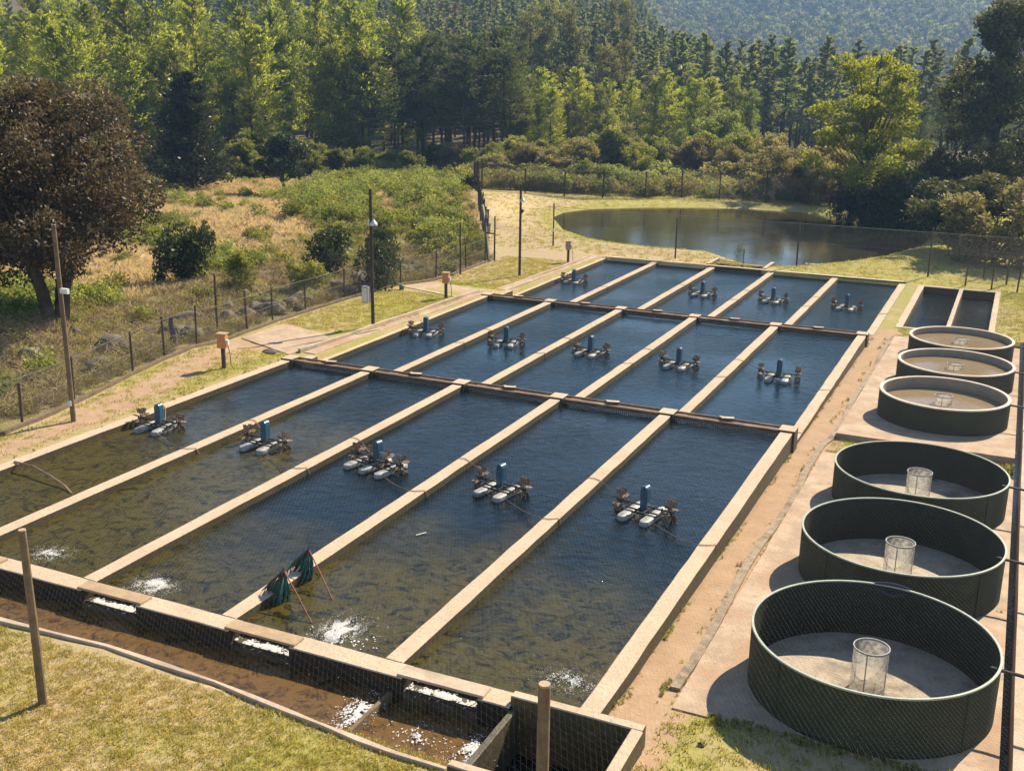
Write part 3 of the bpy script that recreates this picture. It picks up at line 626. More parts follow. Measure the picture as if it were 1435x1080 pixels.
# ------------------------------------------------------------------ landing nets on the third wall
def landing_net(u,v,u2,v2,label,s=1.):
    p=G(u,v,.0); t=empty('landing_net',p,label=label,cat='landing net',group='landing nets hung on the wall'); k=np.random.default_rng(int(u))
    def loop(w,h,dx,dy,top,r,mat,nm,tw=0.):
        pts=[]
        for i in range(19):
            a=i/18; th=2*PI*a; y=-(1-math.cos(th))/2; x=math.sin(th)*(.25+.75*(-y)**.9)
            pts.append((dx*(-y)+x*w*math.cos(tw)-.22*(-y),dy*(-y)-.12*(-y)+x*w*math.sin(tw),top+y*h+k.normal(0,.006)))
        MB().tube(pts,r,5,cap=False).build(nm,MAT[mat],t,smooth=True)
    for i in range(30):
        mt='green' if i%5 else 'netdark'; loop(k.uniform(.06,.36),k.uniform(.55,1.02),k.uniform(-.14,.12),k.uniform(-.16,.08),.50+k.uniform(-.14,.04),k.uniform(.012,.028),mt,'net_strand',k.uniform(-1.1,1.1))
    # folded bag inside the strands
    n=16; m_=12; V=[];F=[]
    for i in range(n+1):
        a=i/n
        for j in range(m_):
            th=2*PI*j/m_; rad=.07*math.sin(PI*min(1,a*.95+.04))**.7*(1+.2*math.sin(3*th+a*8)+k.normal(0,.05)); V.append((-.22*a+.02+rad*math.cos(th),-.12*a+rad*math.sin(th)*.6,.5-a*.86))
    for i in range(n):
        for j in range(m_): F.append((i*m_+j,i*m_+(j+1)%m_,(i+1)*m_+(j+1)%m_,(i+1)*m_+j))
    MB().add(V,F).build('net_bag',MAT['netdark'],t,smooth=True)
    loop(.2,.62,.05,-.12,.52,.016,'red','cord',.2); loop(.14,.78,.08,-.1,.53,.014,'red','cord',-.3); loop(.26,.5,0,-.14,.45,.012,'red','cord',.6); loop(.13,.75,.0,-.06,.3,.012,'white','cord',.1)
    q=G(u2,v2,-.2)-p; MB().tube([(0,0,.5),(q.x*.45,q.y*.45,.5+(q.z-.5)*.42),(q.x,q.y,q.z)],.015,7).build('handle',MAT['red'],t,smooth=True)
MAT['netdark']=pbr('dark_netting',(.02,.045,.038),(.012,.02,.018),18,.95,.02,50,c3=(.06,.04,.03))
landing_net(399,828,437,873,'nearer green landing net with red handle hanging on the fourth near wall')
landing_net(434,798,466,840,'farther green landing net with red handle hanging on the fourth near wall')
# ------------------------------------------------------------------ posts
def post(u,vt,vb,z,r,label,name='net_post',mat='wood',lean=None,grp='wooden posts holding the bird net'):
    b=G(u[1] if hasattr(u,'__len__') else u,vb,z); ut=u[0] if hasattr(u,'__len__') else u
    b.z=hz(b.x,b.y) if z<-.25 or b.x<-26 or b.y<14 else z
    hs=[h for h in np.arange(.2,9,.03) if proj((b.x,b.y,b.z+h))[1]>=vt]; h=hs[-1] if hs else 3
    t=empty(name,b,label=label,cat='pole' if h>4 else 'post',group=grp)
    k=random.uniform(-.02,.02)
    pts=[(0,0,-.3),(k,0,h*.35),(-k,k,h*.7),(0,0,h)]
    MB().tube(pts,r,10,r*.8).build('shaft',MAT[mat],t,smooth=True)
    MB().tube([(0,0,h),(0,0,h+.02)],r*.78,10).build('cap',MAT['plank' if mat=='wood' else 'wood'],t)
    return t,h
NP=[]
t,h=post((42,60),743,985,-.2,.085,'weathered post on the front lawn at the lower left'); NP.append((t,h))
b=G(763,960,3.2); t=empty('net_post',(b.x,b.y,hz(b.x,b.y)),label='thick brown post in front of the concrete inlet box at the bottom',cat='post',group='wooden posts holding the bird net')
MB().tube([(0,0,-.3),(0,0,1.5),(0,0,3.2-hz(b.x,b.y))],.095,12,.085).build('shaft',MAT['wood'],t,smooth=True); MB().tube([(0,0,3.2-hz(b.x,b.y)),(0,0,3.23-hz(b.x,b.y))],.08,12).build('cap',MAT['plank'],t)
for (u,vt,vb,z,r,l) in [((947,946),305,363,-1.1,.06,'dark post between far ponds and reservoir, left of the sluice'),((1118,1116),313,374,-1.12,.06,'dark post standing right of the reservoir sluice'),((1306,1300),320,388,-1.15,.06,'dark post on the grass behind the two small ponds'),((776,775),285,345,-1.1,.06,'post at the left end of the reservoir with a white sleeve'),((1383,1378),325,388,-1.1,.06,'dark post at the far right on shaded grass'),((1420,1410),322,398,-1.1,.06,'outermost dark post at the right edge of the grass'),
    ((695,693),303,366,-1,.06,'post with a lamp bracket at the corner of the left fence'),((647,645),312,383,-.85,.06,'tall post on the left fence near the far slab crossing'),((304,305),383,461,-.2,.06,'dark post on the left fence behind the nearest orange box'),((680,679),278,318,-1.05,.05,'small post beside the leaning mesh gate')]:
    tt,h=post(u,vt,vb,z,r,l,mat='darkwood')
    if u[0]==776: MB().tube([(0,0,h*.34),(0,0,h*.42)],.075,8).build('white_sleeve',MAT['white'],tt)
    if u[0]==695:
        MB().box(-.75,0,-.02,.02,h*.60,h*.63).build('bracket',MAT['darkwood'],tt)
        lp=MB().tube([(-.45,0,h*.64),(-.42,0,h*.74),(-.36,.02,h*.84)],.13,8,.07).build('lamp_housing',MAT['grey'],tt,smooth=True)
def tall(u,vt,vb,z,label,kind):
    t,h=post(u,vt,vb,z,.085,label,'utility_pole','wood' if kind==0 else 'darkwood',grp='tall utility poles on the left bank')
    if kind==0:
        MB().box(-.02,.34,-.05,.05,h*.665,h*.69).build('insulator_bracket',MAT['white'],t); MB().tube([(0,-.1,.55),(0,-.1,.72)],.07,8).build('junction_box',MAT['white'],t)
        MB().tube([(0.0,.0,h+.02),(.1,0,h+.1)],.02,5).build('wire_stub',MAT['black'],t)
    if kind==1:
        MB().lathe([(.02,h*.79),(.17,h*.76),(.17,h*.745),(.01,h*.745)],c=(.14,0,0),n=14).build('lamp_shade',MAT['white'],t); MB().tube([(-.1,0,h*.74),(-.1,0,h*.78)],.06,8).build('lamp_shade',MAT['white'],t)
        g=MB().box(-.34,-.02,-.40,-.14,h*.19,h*.31).build('meter_box',MAT['grey'],t,bevel=.02)
        MB().box(-.32,-.04,-.405,-.401,h*.20,h*.30).build('box_door',MAT['white'],g)
    if kind==2:
        MB().lathe([(.02,h*.86),(.15,h*.83),(.15,h*.815),(.01,h*.815)],c=(.12,0,0),n=14).build('lamp_shade',MAT['white'],t)
        MB().tube([(.05,0,h*.70),(.22,-.02,h*.73)],.1,8,.07).build('floodlight',MAT['black'],t)
tall((79,103),315,588,0,'tall pale leaning pole with white insulator beside the left path',0)
tall((521,523),265,457,-.35,'tall dark pole with white lamps and a grey meter box',1)
tall((731,728),258,388,-1.,'tall dark pole with a white lamp and a black floodlight, left of the far ponds',2)
# switch boxes
def sbox(u,vt,vb,z,label,s=1,ang=.25):
    b=G(u,vb,z); b.z=hz(b.x,b.y); t=empty('switch_box',b,ang,label=label,cat='switch box',group='switch boxes on stub posts')
    MB().tube([(0,0,-.2),(0,0,.9)],.085,9).build('stub_post',MAT['darkwood'],t,smooth=True)
    c=MB().box(-.17,.17,-.15,.15,.82,1.36).build('cabinet',MAT['orange' if s else 'plank'],t,bevel=.015)
    MB().box(-.20,.20,-.18,.18,1.363,1.40).build('lid',MAT['plank'],c); MB().box(.172,.26,-.10,.02,.95,1.15).build('socket',MAT['white'],c)
    MB().tube([(.22,-.05,1.0),(.3,-.05,.6),(.3,-.02,.2),(.36,0,.03),(.5,-.1,.03)],.018,5).build('cable',MAT['rope'],c,smooth=True)
sbox(314,463,514,0,'bright orange switch box on a stub post beside the near ponds'); sbox(625,385,420,-.6,'orange-tan switch box on a stub post by the far slab crossing'); sbox(796,340,368,-1.05,'small tan switch box on a stub post by the left corner of the far ponds',0)
# ------------------------------------------------------------------ fences
def mesh_fence(pts,h,name,label,n_sp=.16,r=.006,posts=None,zf=hz,pr=.045,top=True,vary=.25,lab2=None):
    t=empty(name,(pts[0][0],pts[0][1],zf(*pts[0])),label=label,cat='fence'); ox=Vector(t.location)
    P=[np.array(p,float) for p in pts]; seg=[np.linalg.norm(P[i+1]-P[i]) for i in range(len(P)-1)]; cum=np.concatenate([[0],np.cumsum(seg)]); Lt=cum[-1]
    def at(s,z): 
        s=min(max(s,0),Lt); x=np.interp(s,cum,[p[0] for p in P]); y=np.interp(s,cum,[p[1] for p in P]); return (x,y,0) if z is None else (x,y,zf(x,y)+z)
    V=[];F=[]
    def wire(a,b,rr):
        a=Vector(a)-ox;b=Vector(b)-ox;d=(b-a).normalized();u=d.orthogonal().normalized();w_=d.cross(u);k=len(V)
        for q in (a,b):
            for j in range(3): V.append(tuple(q+u*(rr*math.cos(j*2.094))+w_*(rr*math.sin(j*2.094))))
        for j in range(3): F.append((k+j,k+(j+1)%3,k+3+(j+1)%3,k+3+j))
    s=-h
    while s<Lt:
        for sg in (1,-1):
            a0,a1=max(s,0),min(s+h,Lt)
            if a1>a0:
                z0=(a0-s) if sg>0 else h-(a0-s); z1=(a1-s) if sg>0 else h-(a1-s); wire(at(a0,z0),at(a1,z1),r)
        s+=n_sp
    npmesh_o=link('wire_mesh',npmesh('wire_mesh',V,F,MAT['wire']),t)
    mb=MB(); s=0
    if top:
        ss=np.arange(0,Lt,1.2); mb.tube([Vector(at(q,h+.01))-ox for q in ss],.012,5); mb.tube([Vector(at(q,h*.5))-ox for q in ss],.008,4)
        mb.build('tension_wire',MAT['wire'],t)
    s=.5; k=np.random.default_rng(5)
    while s<Lt:
        hh=h*(1+k.uniform(-.1,vary)); p=Vector(at(s,0))-ox; MB().tube([(p.x,p.y,p.z-.2),(p.x+k.uniform(-.06,.06),p.y,p.z+hh)],pr*k.uniform(.8,1.15),7).build('post',MAT['darkwood'],t,smooth=True); s+=k.uniform(2.2,4.2) if posts is None else posts*k.uniform(.9,1.1)
    return t
mesh_fence([(x,y) for x,y in FENCE[:-1]]+[(-31.3,63.5)],1.55,'wire_fence','long sagging wire mesh fence with dark posts along the left bank',.15,.0045)
mesh_fence([(-31.4,63.8),(-34.5,70.5),(-40,80),(-45,90),(-50,99)],2.6,'mesh_screen','tall leaning mesh fence running away from the path corner towards the field',.14,.007,posts=2.2,pr=.06)
gp=[G(657,266,1.9),G(664,275,1.6),G(672,292,1.2),G(680,312,.6),G(686,335,0.),G(690,355,-.6),G(692,368,-.9)]
gp=[Vector((-33.5+.35*i,67.6-.55*i,p)) for i,p in enumerate((2.2,1.95,1.6,1.15,.6,0,-.85))]
tag(MB().tube(gp,.13,8,.09).build('gathered_net',MAT['wire'],smooth=True),'dark gathered hem of netting drooping from the leaning mesh fence to the ground','net')
FF=[G(u,v,-1.1) for u,v in ((668,284),(760,283),(880,279),(960,277),(1040,283),(1120,288),(1200,291),(1290,297))]
mesh_fence([(p.x,p.y) for p in FF],2.6,'boundary_fence','far boundary wire fence on posts behind the reservoir',.13,.009,posts=4.5,pr=.07)
mesh_fence([(-2.8,71.6),(2,70.6),(9,69)],2.3,'wire_fence','short wire fence under the trees at the right edge',.15,.004,posts=1.6,pr=.05)
# blue cloth, can, rocks
p=G(243,492,-.3); t=tag(MB().tube([(0,0,.05),(.05,.02,.5),(-.03,0,.9),(0,0,1.25)],.15,9,.09).build('cloth',MAT['cloth'],smooth=True),'dark blue cloth hung on the left wire fence','cloth'); t.location=(p.x,p.y,hz(p.x,p.y))
p=G(563,405,-.5); t=tag(MB().lathe([(.0,0),(.13,0),(.15,.22),(.09,.27),(.0,.27)],n=12).build('bucket',MAT['ply'],smooth=True),'small green bucket at the foot of the left fence','bucket'); t.location=(p.x,p.y,hz(p.x,p.y))
def rockmesh(seed):
    k=np.random.default_rng(seed); V=[];F=[];n,m_=10,14
    ax=k.uniform(.7,1.3,3)*np.array([1,.8,.62]); pl=[(v/np.linalg.norm(v),k.uniform(.48,.85)) for v in k.normal(size=(14,3))]
    for i in range(n+1):
        for j in range(m_):
            a=PI*i/n; b=2*PI*j/m_; d=np.array([math.sin(a)*math.cos(b),math.sin(a)*math.sin(b),math.cos(a)]); r=1.
            for nn,dd in pl:
                c=d@nn
                if c>0: r=min(r,dd/c)
            r*=1+.05*mnoise.noise(Vector(d*3+seed)); V.append(tuple(d*r*ax))
    for i in range(n):
        for j in range(m_): F.append((i*m_+j,(i+1)*m_+j,(i+1)*m_+(j+1)%m_,i*m_+(j+1)%m_))
    return npmesh('boulder',V,F,MAT['rock'],False)
RM=[rockmesh(s) for s in range(6)]
k=np.random.default_rng(3)
BLIST=[]
for n in range(92):
    if n<70:
        y=k.uniform(30,63); x=fencex(y)-abs(k.normal(1.9,1.5))-.5; s=k.uniform(.3,.75)
    elif n<76: y=k.uniform(26,40); x=fencex(y)-k.uniform(2,7); s=k.uniform(.15,.4)
    else:
        y=k.uniform(40,60); x=fencex(y)-k.uniform(1.5,4.); s=k.uniform(.35,.75)
    BLIST.append((y,s)); o=link('boulder',RM[n%6],label='x',cat='boulder',group='boulders along the left fence'); o.location=(x,y,hz(x,y)+s*.34); o.scale=(s,s,s); o.rotation_euler=(k.uniform(-.4,.4),k.uniform(-.4,.4),k.uniform(0,6))
BO=sorted([o for o in COL.objects if o.name.startswith('boulder')],key=lambda o:o.location.y); ub={}
for o in BO:
    sz='small' if o.scale.x<.3 else 'mid-sized' if o.scale.x<.45 else 'large'; pl=[n_ for y_,n_ in ((30,'near the maroon tree'),(36,'between leaning pole and blue cloth'),(42,'between orange box and light bush'),(48,'between light bush and lamp pole'),(54,'between lamp pole and green bucket'),(99,'by the leaning mesh fence')) if o.location.y<y_+.01][0]
    q_=ub.get((sz,pl),0); ub[(sz,pl)]=q_+1; o['label']='%s boulder %s, %s from front'%(sz,pl,['first','second','third','fourth','fifth','sixth','seventh','eighth','ninth','tenth','eleventh','twelfth','thirteenth','fourteenth','fifteenth','sixteenth','seventeenth','eighteenth','nineteenth','twentieth','last'][min(q_,20)])
for (u,v,s,l) in ((377,498,.38,'flat dark rock on the grass by the left end of the near cross channel'),(1163,333,.28,'left one of the pale stones on the shaded grass at the right'),(1175,337,.25,'nearest of the pale stones on the shaded grass at the right'),(1353,333,.5,'large pale stone on the grass near the right reservoir bank'),(1367,339,.35,'small pale stone on the grass near the right reservoir bank')):
    if u<1200 and u>1100: u+=180
    b=G(u,v,-.3 if u<500 else -1.1); o=link('rock',RM[int(u)%6],label=l,cat='rock'); o.location=(b.x,b.y,hz(b.x,b.y)+s*.15); o.scale=(s,s*.8,s*.6)
for (u,v,l) in ((982,1045,'small black pot beside the grass at the foot of the nearest tank'),(914,896,'dark clod on the reddish drain beside the outer right wall')):
    b=G(u,v,-.3); o=link('clod' if u<950 else 'pot',RM[2],label=l,cat='clod' if u<950 else 'pot'); o.location=(b.x,b.y,-.27); o.scale=(.09,.09,.09)
# ------------------------------------------------------------------ bird net
def bird_net():
    X0,X1,Y0,Y1=-31,3.6,11.0,73.2
    def zz(x,y): return np.interp(y,[Y0,12.3,Y1],[2.2,3.15,1.75])-.22*abs(math.sin(PI*(x+31)/8.6))*abs(math.sin(PI*(y-12.3)/10.15))**.5
    V=[];F=[]
    def line(p,q,r,n):
        b=len(V)
        d=Vector((q[0]-p[0],q[1]-p[1],0)).normalized(); c=Vector((-d.y,d.x,0))
        for i in range(n+1):
            t=i/n; x=p[0]+(q[0]-p[0])*t; y=p[1]+(q[1]-p[1])*t; o=Vector((x,y,zz(x,y)))
            for a in range(3): V.append(tuple(o+c*(r*math.cos(a*2.094))+Vector((0,0,r*math.sin(a*2.094)))))
        for i in range(n):
            for a in range(3): F.append((b+i*3+a,b+i*3+(a+1)%3,b+i*3+3+(a+1)%3,b+i*3+3+a))
    def family(az,sp):
        d=np.array([math.sin(az),math.cos(az)]); nrm=np.array([d[1],-d[0]])
        cs=[np.array(c) for c in ((X0,Y0),(X1,Y0),(X1,Y1),(X0,Y1))]; s=[c@nrm for c in cs]; k=min(s)
        while k<max(s):
            k+=sp*(1+.12*math.sin(k*1.7)); o=nrm*k; t0,t1=-1e9,1e9
            for a,(lo,hi) in enumerate(((X0,X1),(Y0,Y1))):
                if abs(d[a])>1e-9:
                    u,v=(lo-o[a])/d[a],(hi-o[a])/d[a]; t0=max(t0,min(u,v)); t1=min(t1,max(u,v))
            if t1-t0>.3: line(o+d*t0,o+d*t1,.0006,max(2,int((t1-t0)/1.5)))
    family(R(-27),.068); family(R(103),.068)
    t=empty('bird_net',(0,0,0),label='fine pale bird netting stretched over all the ponds and tanks',cat='net')
    link('netting',npmesh('netting',V,F,MAT['net']),t)
    mb=MB()
    for y in (Y1,): mb.tube([(x,y,zz(x,y)+.01) for x in np.arange(X0,X1,.8)],.016,5)
    mb.build('support_cable',MAT['cable'],t)
bird_net()
# ------------------------------------------------------------------ foam, splashes and painted sun glints
def foammat():
    m,t,out=nodes('white_foam_and_glints'); q=NT(t); p=q.n('ShaderNodeBsdfPrincipled'); q.l(p.outputs[0],out.inputs[0]); p.inputs['Base Color'].default_value=(.72,.73,.72,1); p.inputs['Roughness'].default_value=.35; tr=q.n('ShaderNodeBsdfTransparent'); mx=q.n('ShaderNodeMixShader'); mx.inputs[0].default_value=.78; q.l(tr.outputs[0],mx.inputs[1]); q.l(p.outputs[0],mx.inputs[2]); q.l(mx.outputs[0],out.inputs[0]); return m
FM=foammat()
def foam(c,rx,ry,n,label,ang=0,s=(.012,.05),seed=0,tail=0,lift=.03):
    k=np.random.default_rng(seed); V=[];F=[];ico=[(0,0,.6),(1,0,0),(.3,.95,0),(-.8,.59,0),(-.8,-.59,0),(.3,-.95,0)]
    for i in range(n):
        a=k.uniform(0,2*PI); r=abs(k.normal(0,.62)); x=rx*r*math.cos(a); y=ry*r*math.sin(a)
        f=mnoise.noise(Vector((x*6+seed,y*3.2,seed)))
        if f<-.02 and k.random()<.88: continue
        y+=tail*k.random()**2; 
        sz=k.uniform(*s)*(1.25-min(r,1)*.7); st=k.uniform(.5,1.2); th=k.uniform(-.5,.5)+ang+1.2; st*=1.8
        cx=c[0]+x*math.cos(ang)-y*math.sin(ang); cy=c[1]+x*math.sin(ang)+y*math.cos(ang); b=len(V)
        for (px,py,pz) in ico:
            px*=sz*st*k.uniform(.7,1.3); py*=sz*k.uniform(.7,1.3); V.append((cx+px*math.cos(th)-py*math.sin(th),cy+px*math.sin(th)+py*math.cos(th),c[2]+pz*sz*1.2+lift*max(0,1-r)*k.random()+.004))
        for j in range(5): F.append((b,b+1+j,b+1+(j+1)%5))
    o=link('foam',npmesh('foam',V,F,FM,True)); return tag(o,label,'foam',kind='stuff')
for j,(u,v,rx,ry,n) in enumerate(((72,776,.42,.36,3600),(215,820,.5,.42,6500),(476,884,.44,.6,10500),(800,955,.8,.5,2200))):
    c=G(u,v,-.2); foam(c,rx,ry,n,['white foam at the inlet of the second near pond','white foam at the inlet of the third near pond','white foam jet at the inlet of the fourth near pond','foam with painted sun glints at the inlet of the rightmost near pond'][j],seed=j+1,s=(.003,.012) if j<3 else (.003,.009))  # last patch mixes foam with white flecks painted as sun glints
for j,(a,b_,nm) in enumerate(ntch): foam(((a+b_)/2,15.95,-.285),(b_-a)*.52,.13,1100,'white water rushing through the %s inlet gap'%nm,seed=20+j,s=(.012,.04),lift=.01)
foam((-9.95,14.95,-.405),.32,.75,1500,'white foam against the timber baffle in the brown channel',seed=31,s=(.006,.022))
foam((-7.55,14.95,-.51),.4,.6,900,'foam at the right end of the brown channel beside the inlet box',seed=32,s=(.006,.02))
foam((-8.6,14.9,-.51),.9,.6,350,'white flecks as painted sun glints on the brown channel between baffle and box',seed=33,s=(.005,.018))  # flecks coloured white to paint sun glints on the ripples
foam((-5.95,14.35,-.98),.7,.6,600,'foam churning inside the concrete inlet box',seed=34,s=(.006,.025))
c=G(480,900,-.2); foam(c,1.6,1.3,260,'bubbles drifting around the inlet jet of the fourth near pond',seed=35,s=(.005,.02))
c=G(1150,371,-1.33); foam(c,1.6,.15,300,'thin line of foam on the near edge of the reservoir',seed=36,s=(.02,.05))
c=G(590,748,-.18); o=MB().tube([c+Vector((-.08,-.12,0)),c+Vector((.08,.12,.01))],.018,5).build('feather',MAT['white']); tag(o,'white feather floating on the fourth near pond','feather')
exec_veg=True
# ------------------------------------------------------------------ vegetation
def cards(C,D,size,asp,k,nrm_up=.0):
    """leaf quads at centres C with long axes D"""
    n=len(C); D=D/np.linalg.norm(D,axis=1,keepdims=True); N=k.normal(size=(n,3)); N[:,2]+=nrm_up
    S=np.cross(D,N); S/=np.linalg.norm(S,axis=1,keepdims=True)+1e-9
    L_=(size*k.uniform(.6,1.4,n))[:,None]; W=L_*asp
    V=np.stack([C-D*L_*.5,C+S*W*.5,C+D*L_*.5,C-S*W*.5],1).reshape(-1,3)
    i=np.arange(n)*4; F=np.stack([i,i+1,i+2,i+3],1); return V,F
def crown_conifer(k,h,r,start,nb,per,leaf,droop=.25,asp=.22,prof=None,up=.15):
    C=[];D=[];T=[];limbs=[]
    for i in range(nb):
        f=(i+k.random())/nb; z=h*(start+(1-start)*f*.98); pf=prof(f) if prof else (1-f)**.8*.9+.12
        Lb=r*pf*k.uniform(.65,1.15); a=k.uniform(0,2*PI); d=np.array([math.cos(a),math.sin(a),up+f*.5]); 
        tt=k.random(per)**.7; P=np.array([0,0,z])+d*(tt*Lb)[:,None]; P[:,2]-=droop*Lb*tt**2
        P+=k.normal(size=(per,3))*np.array([.11,.11,.07])*Lb*(.35+tt[:,None]*.8)
        dd=d+k.normal(size=(per,3))*.45; dd[:,2]-=droop*1.2
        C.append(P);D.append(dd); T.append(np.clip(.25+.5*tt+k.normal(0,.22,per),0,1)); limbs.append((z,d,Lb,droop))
    return np.concatenate(C),np.concatenate(D),np.concatenate(T),limbs
def trunk_mb(k,h,r,lean=.02,limbs=(),lr=.25,maxl=26,step=1):
    mb=MB(); ph=k.uniform(0,6); pts=[(math.sin(ph+q*2.2)*lean*h*q,math.cos(ph+q*1.7)*lean*h*q,h*q) for q in np.linspace(-.02,1,9)]
    mb.tube(pts,r,7,r*.12)
    for z,d,Lb,dr in list(limbs)[::max(1,len(limbs)//maxl)]:
        q=z/h; x0=math.sin(ph+q*2.2)*lean*h*q; y0=math.cos(ph+q*1.7)*lean*h*q
        mb.tube([(x0,y0,z),(x0+d[0]*Lb*.5,y0+d[1]*Lb*.5,z+d[2]*Lb*.5-dr*Lb*.25),(x0+d[0]*Lb*.9,y0+d[1]*Lb*.9,z+d[2]*Lb*.9-dr*Lb*.8)],r*lr*(1-q*.6),4,r*.05)
    return mb
def blob_crown(k,blobs,n,leaf,flat=.75,shell=.5):
    vol=np.array([b[3]**2 for b in blobs]); idx=k.choice(len(blobs),n,p=vol/vol.sum()); B=np.array(blobs)[idx]
    d=k.normal(size=(n,3)); d/=np.linalg.norm(d,axis=1,keepdims=True); rr=(shell+(1-shell)*k.random(n)**.6)
    # sub-clumping: snap part of the leaves towards random twig ends
    # leaves gather in sub-clumps at twig ends
    ns=14; sd_=k.normal(size=(len(blobs),ns,3)); sd_/=np.linalg.norm(sd_,axis=2,keepdims=True); sd_*=k.uniform(.55,1.08,(len(blobs),ns,1))
    tw=sd_[idx,k.integers(0,ns,n)]; d=np.where(k.random((n,1))<.78,tw+d*rr[:,None]*.42,d*rr[:,None])
    P=B[:,:3]+d*B[:,3][:,None]*np.array([1,1,flat])
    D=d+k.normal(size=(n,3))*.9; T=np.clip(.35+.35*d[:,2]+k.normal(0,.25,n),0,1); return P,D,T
def make_blobs(k,h,r,zc,nb,rb=(.25,.42),ell=1.):
    B=[]
    for i in range(nb):
        d=k.normal(size=3); d/=np.linalg.norm(d); q=k.random()**.4*.72
        rbb=r*k.uniform(*rb); B.append((d[0]*r*q,d[1]*r*q,zc+d[2]*(h-zc)*q*ell,rbb))
    return B
PROTO={}
def proto(kind,seed,**kw):
    """returns (trunk mesh, crown mesh, height)"""
    k=np.random.default_rng(seed*13+5)
    if kind=='feather':
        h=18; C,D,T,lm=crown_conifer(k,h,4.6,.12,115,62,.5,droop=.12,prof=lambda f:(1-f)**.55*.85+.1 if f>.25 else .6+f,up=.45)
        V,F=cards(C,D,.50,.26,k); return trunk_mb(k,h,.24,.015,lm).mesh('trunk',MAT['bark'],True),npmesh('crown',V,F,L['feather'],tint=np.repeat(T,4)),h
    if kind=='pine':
        h=17; C,D,T,lm=crown_conifer(k,h,4.2,.38,80,90,.5,droop=.05,prof=lambda f:.55+.6*math.sin(PI*min(1,f*1.15+.12)),up=.2)
        V,F=cards(C,D,.52,.22,k); return trunk_mb(k,h,.26,.012,lm).mesh('trunk',MAT['bark'],True),npmesh('crown',V,F,L['pine'],tint=np.repeat(T,4)),h
    if kind=='plant':
        h=15; C,D,T,lm=crown_conifer(k,h,2.6,.3,44,26,.5,droop=.1,up=.2)
        V,F=cards(C,D,.85,.3,k); return trunk_mb(k,h,.2,.005,(),.25).mesh('trunk',MAT['bark'],True),npmesh('crown',V,F,L[kw.get('m','plant')],tint=np.repeat(T,4)),h
    if kind in('euc','fareuc'):
        h=20; B=[];
        nb=16 if kind=='euc' else 9
        for i in range(nb):
            f=.30+.66*(i+k.random()*.8)/nb; a=k.uniform(0,6.28); q=k.uniform(.2,1)*3.0*(1-(f-.5)**2*1.6); B.append((q*math.cos(a),q*math.sin(a),h*f,k.uniform(1.2,2.1)*(1.1-.35*f)))
        n=7000 if kind=='euc' else 650
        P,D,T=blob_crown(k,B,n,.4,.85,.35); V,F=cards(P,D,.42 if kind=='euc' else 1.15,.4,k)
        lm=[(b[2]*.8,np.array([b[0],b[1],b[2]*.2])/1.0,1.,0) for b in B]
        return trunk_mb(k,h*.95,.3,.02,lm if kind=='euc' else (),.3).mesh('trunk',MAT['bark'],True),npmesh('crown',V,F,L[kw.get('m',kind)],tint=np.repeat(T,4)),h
    if kind=='cone':
        h=11; C,D,T,lm=crown_conifer(k,h,3.9,.02,170,110,.4,droop=.1,prof=lambda f:(1-f)**.62*.95+.05,up=.35); V,F=cards(C,D,.34,.5,k)
        return trunk_mb(k,h,.25,.0,()).mesh('trunk',MAT['bark'],True),npmesh('crown',V,F,L['darkleaf'],tint=np.repeat(T*.6,4)),h
    if kind=='round':
        h=6; B=make_blobs(k,h,2.6,3.4,14); P,D,T=blob_crown(k,B,9000,.3); V,F=cards(P,D,.26,.5,k); lm=[(1.2,np.array([b[0],b[1],b[2]-1.2]),1.,0) for b in B]
        return trunk_mb(k,4.,.16,.03,lm,.5).mesh('trunk',MAT['bark'],True),npmesh('crown',V,F,L[kw.get('m','darkleaf')],tint=np.repeat(T,4)),h
    if kind=='bush':
        h=3.2; B=make_blobs(k,h,2.0,1.4,12,(.3,.5)); P,D,T=blob_crown(k,B,4200,.3,.85,.3); P[:,2]=np.maximum(P[:,2],.02); V,F=cards(P,D,.22,.5,k); lm=[(.2,np.array([b[0],b[1],b[2]-.2]),1.,0) for b in B]
        return trunk_mb(k,1.6,.09,.03,lm,.4).mesh('trunk',MAT['bark'],True),npmesh('crown',V,F,L[kw.get('m','bush')],tint=np.repeat(T,4)),h
    if kind=='bigbush':
        h=7; B=[(b[0],b[1],max(.7,b[2]),b[3]) for b in make_blobs(k,h,3.6,2.9,26,(.2,.36))]; P,D,T=blob_crown(k,B,15000,.3,.85,.3); P[:,2]=np.maximum(P[:,2],.02); V,F=cards(P,D,.27,.45,k); lm=[(.3,np.array([b[0],b[1],b[2]-.3]),1.,0) for b in B]
        return trunk_mb(k,3.6,.13,.03,lm,.4).mesh('trunk',MAT['bark'],True),npmesh('crown',V,F,L[kw.get('m','bush')],tint=np.repeat(T,4)),h
    if kind=='acacia':
        h=13; B=[]
        for i in range(46):
            a=k.uniform(0,6.28); q=k.random()**.6*5.4; z=2.2+k.random()*9.5; q*=(1-.55*max(0,(z-6)/7)); B.append((q*math.cos(a),q*math.sin(a),z,k.uniform(.8,1.5)))
        P,D,T=blob_crown(k,B,26000,.3,.6,.3); V,F=cards(P,D,.27,.42,k); lm=[(b[2]*.45,np.array([b[0],b[1],b[2]*.55]),1.,0) for b in B]
        return trunk_mb(k,12.2,.33,.03,lm,.35,46).mesh('trunk',MAT['bark'],True),npmesh('crown',V,F,L['acacia'],tint=np.repeat(T,4)),h
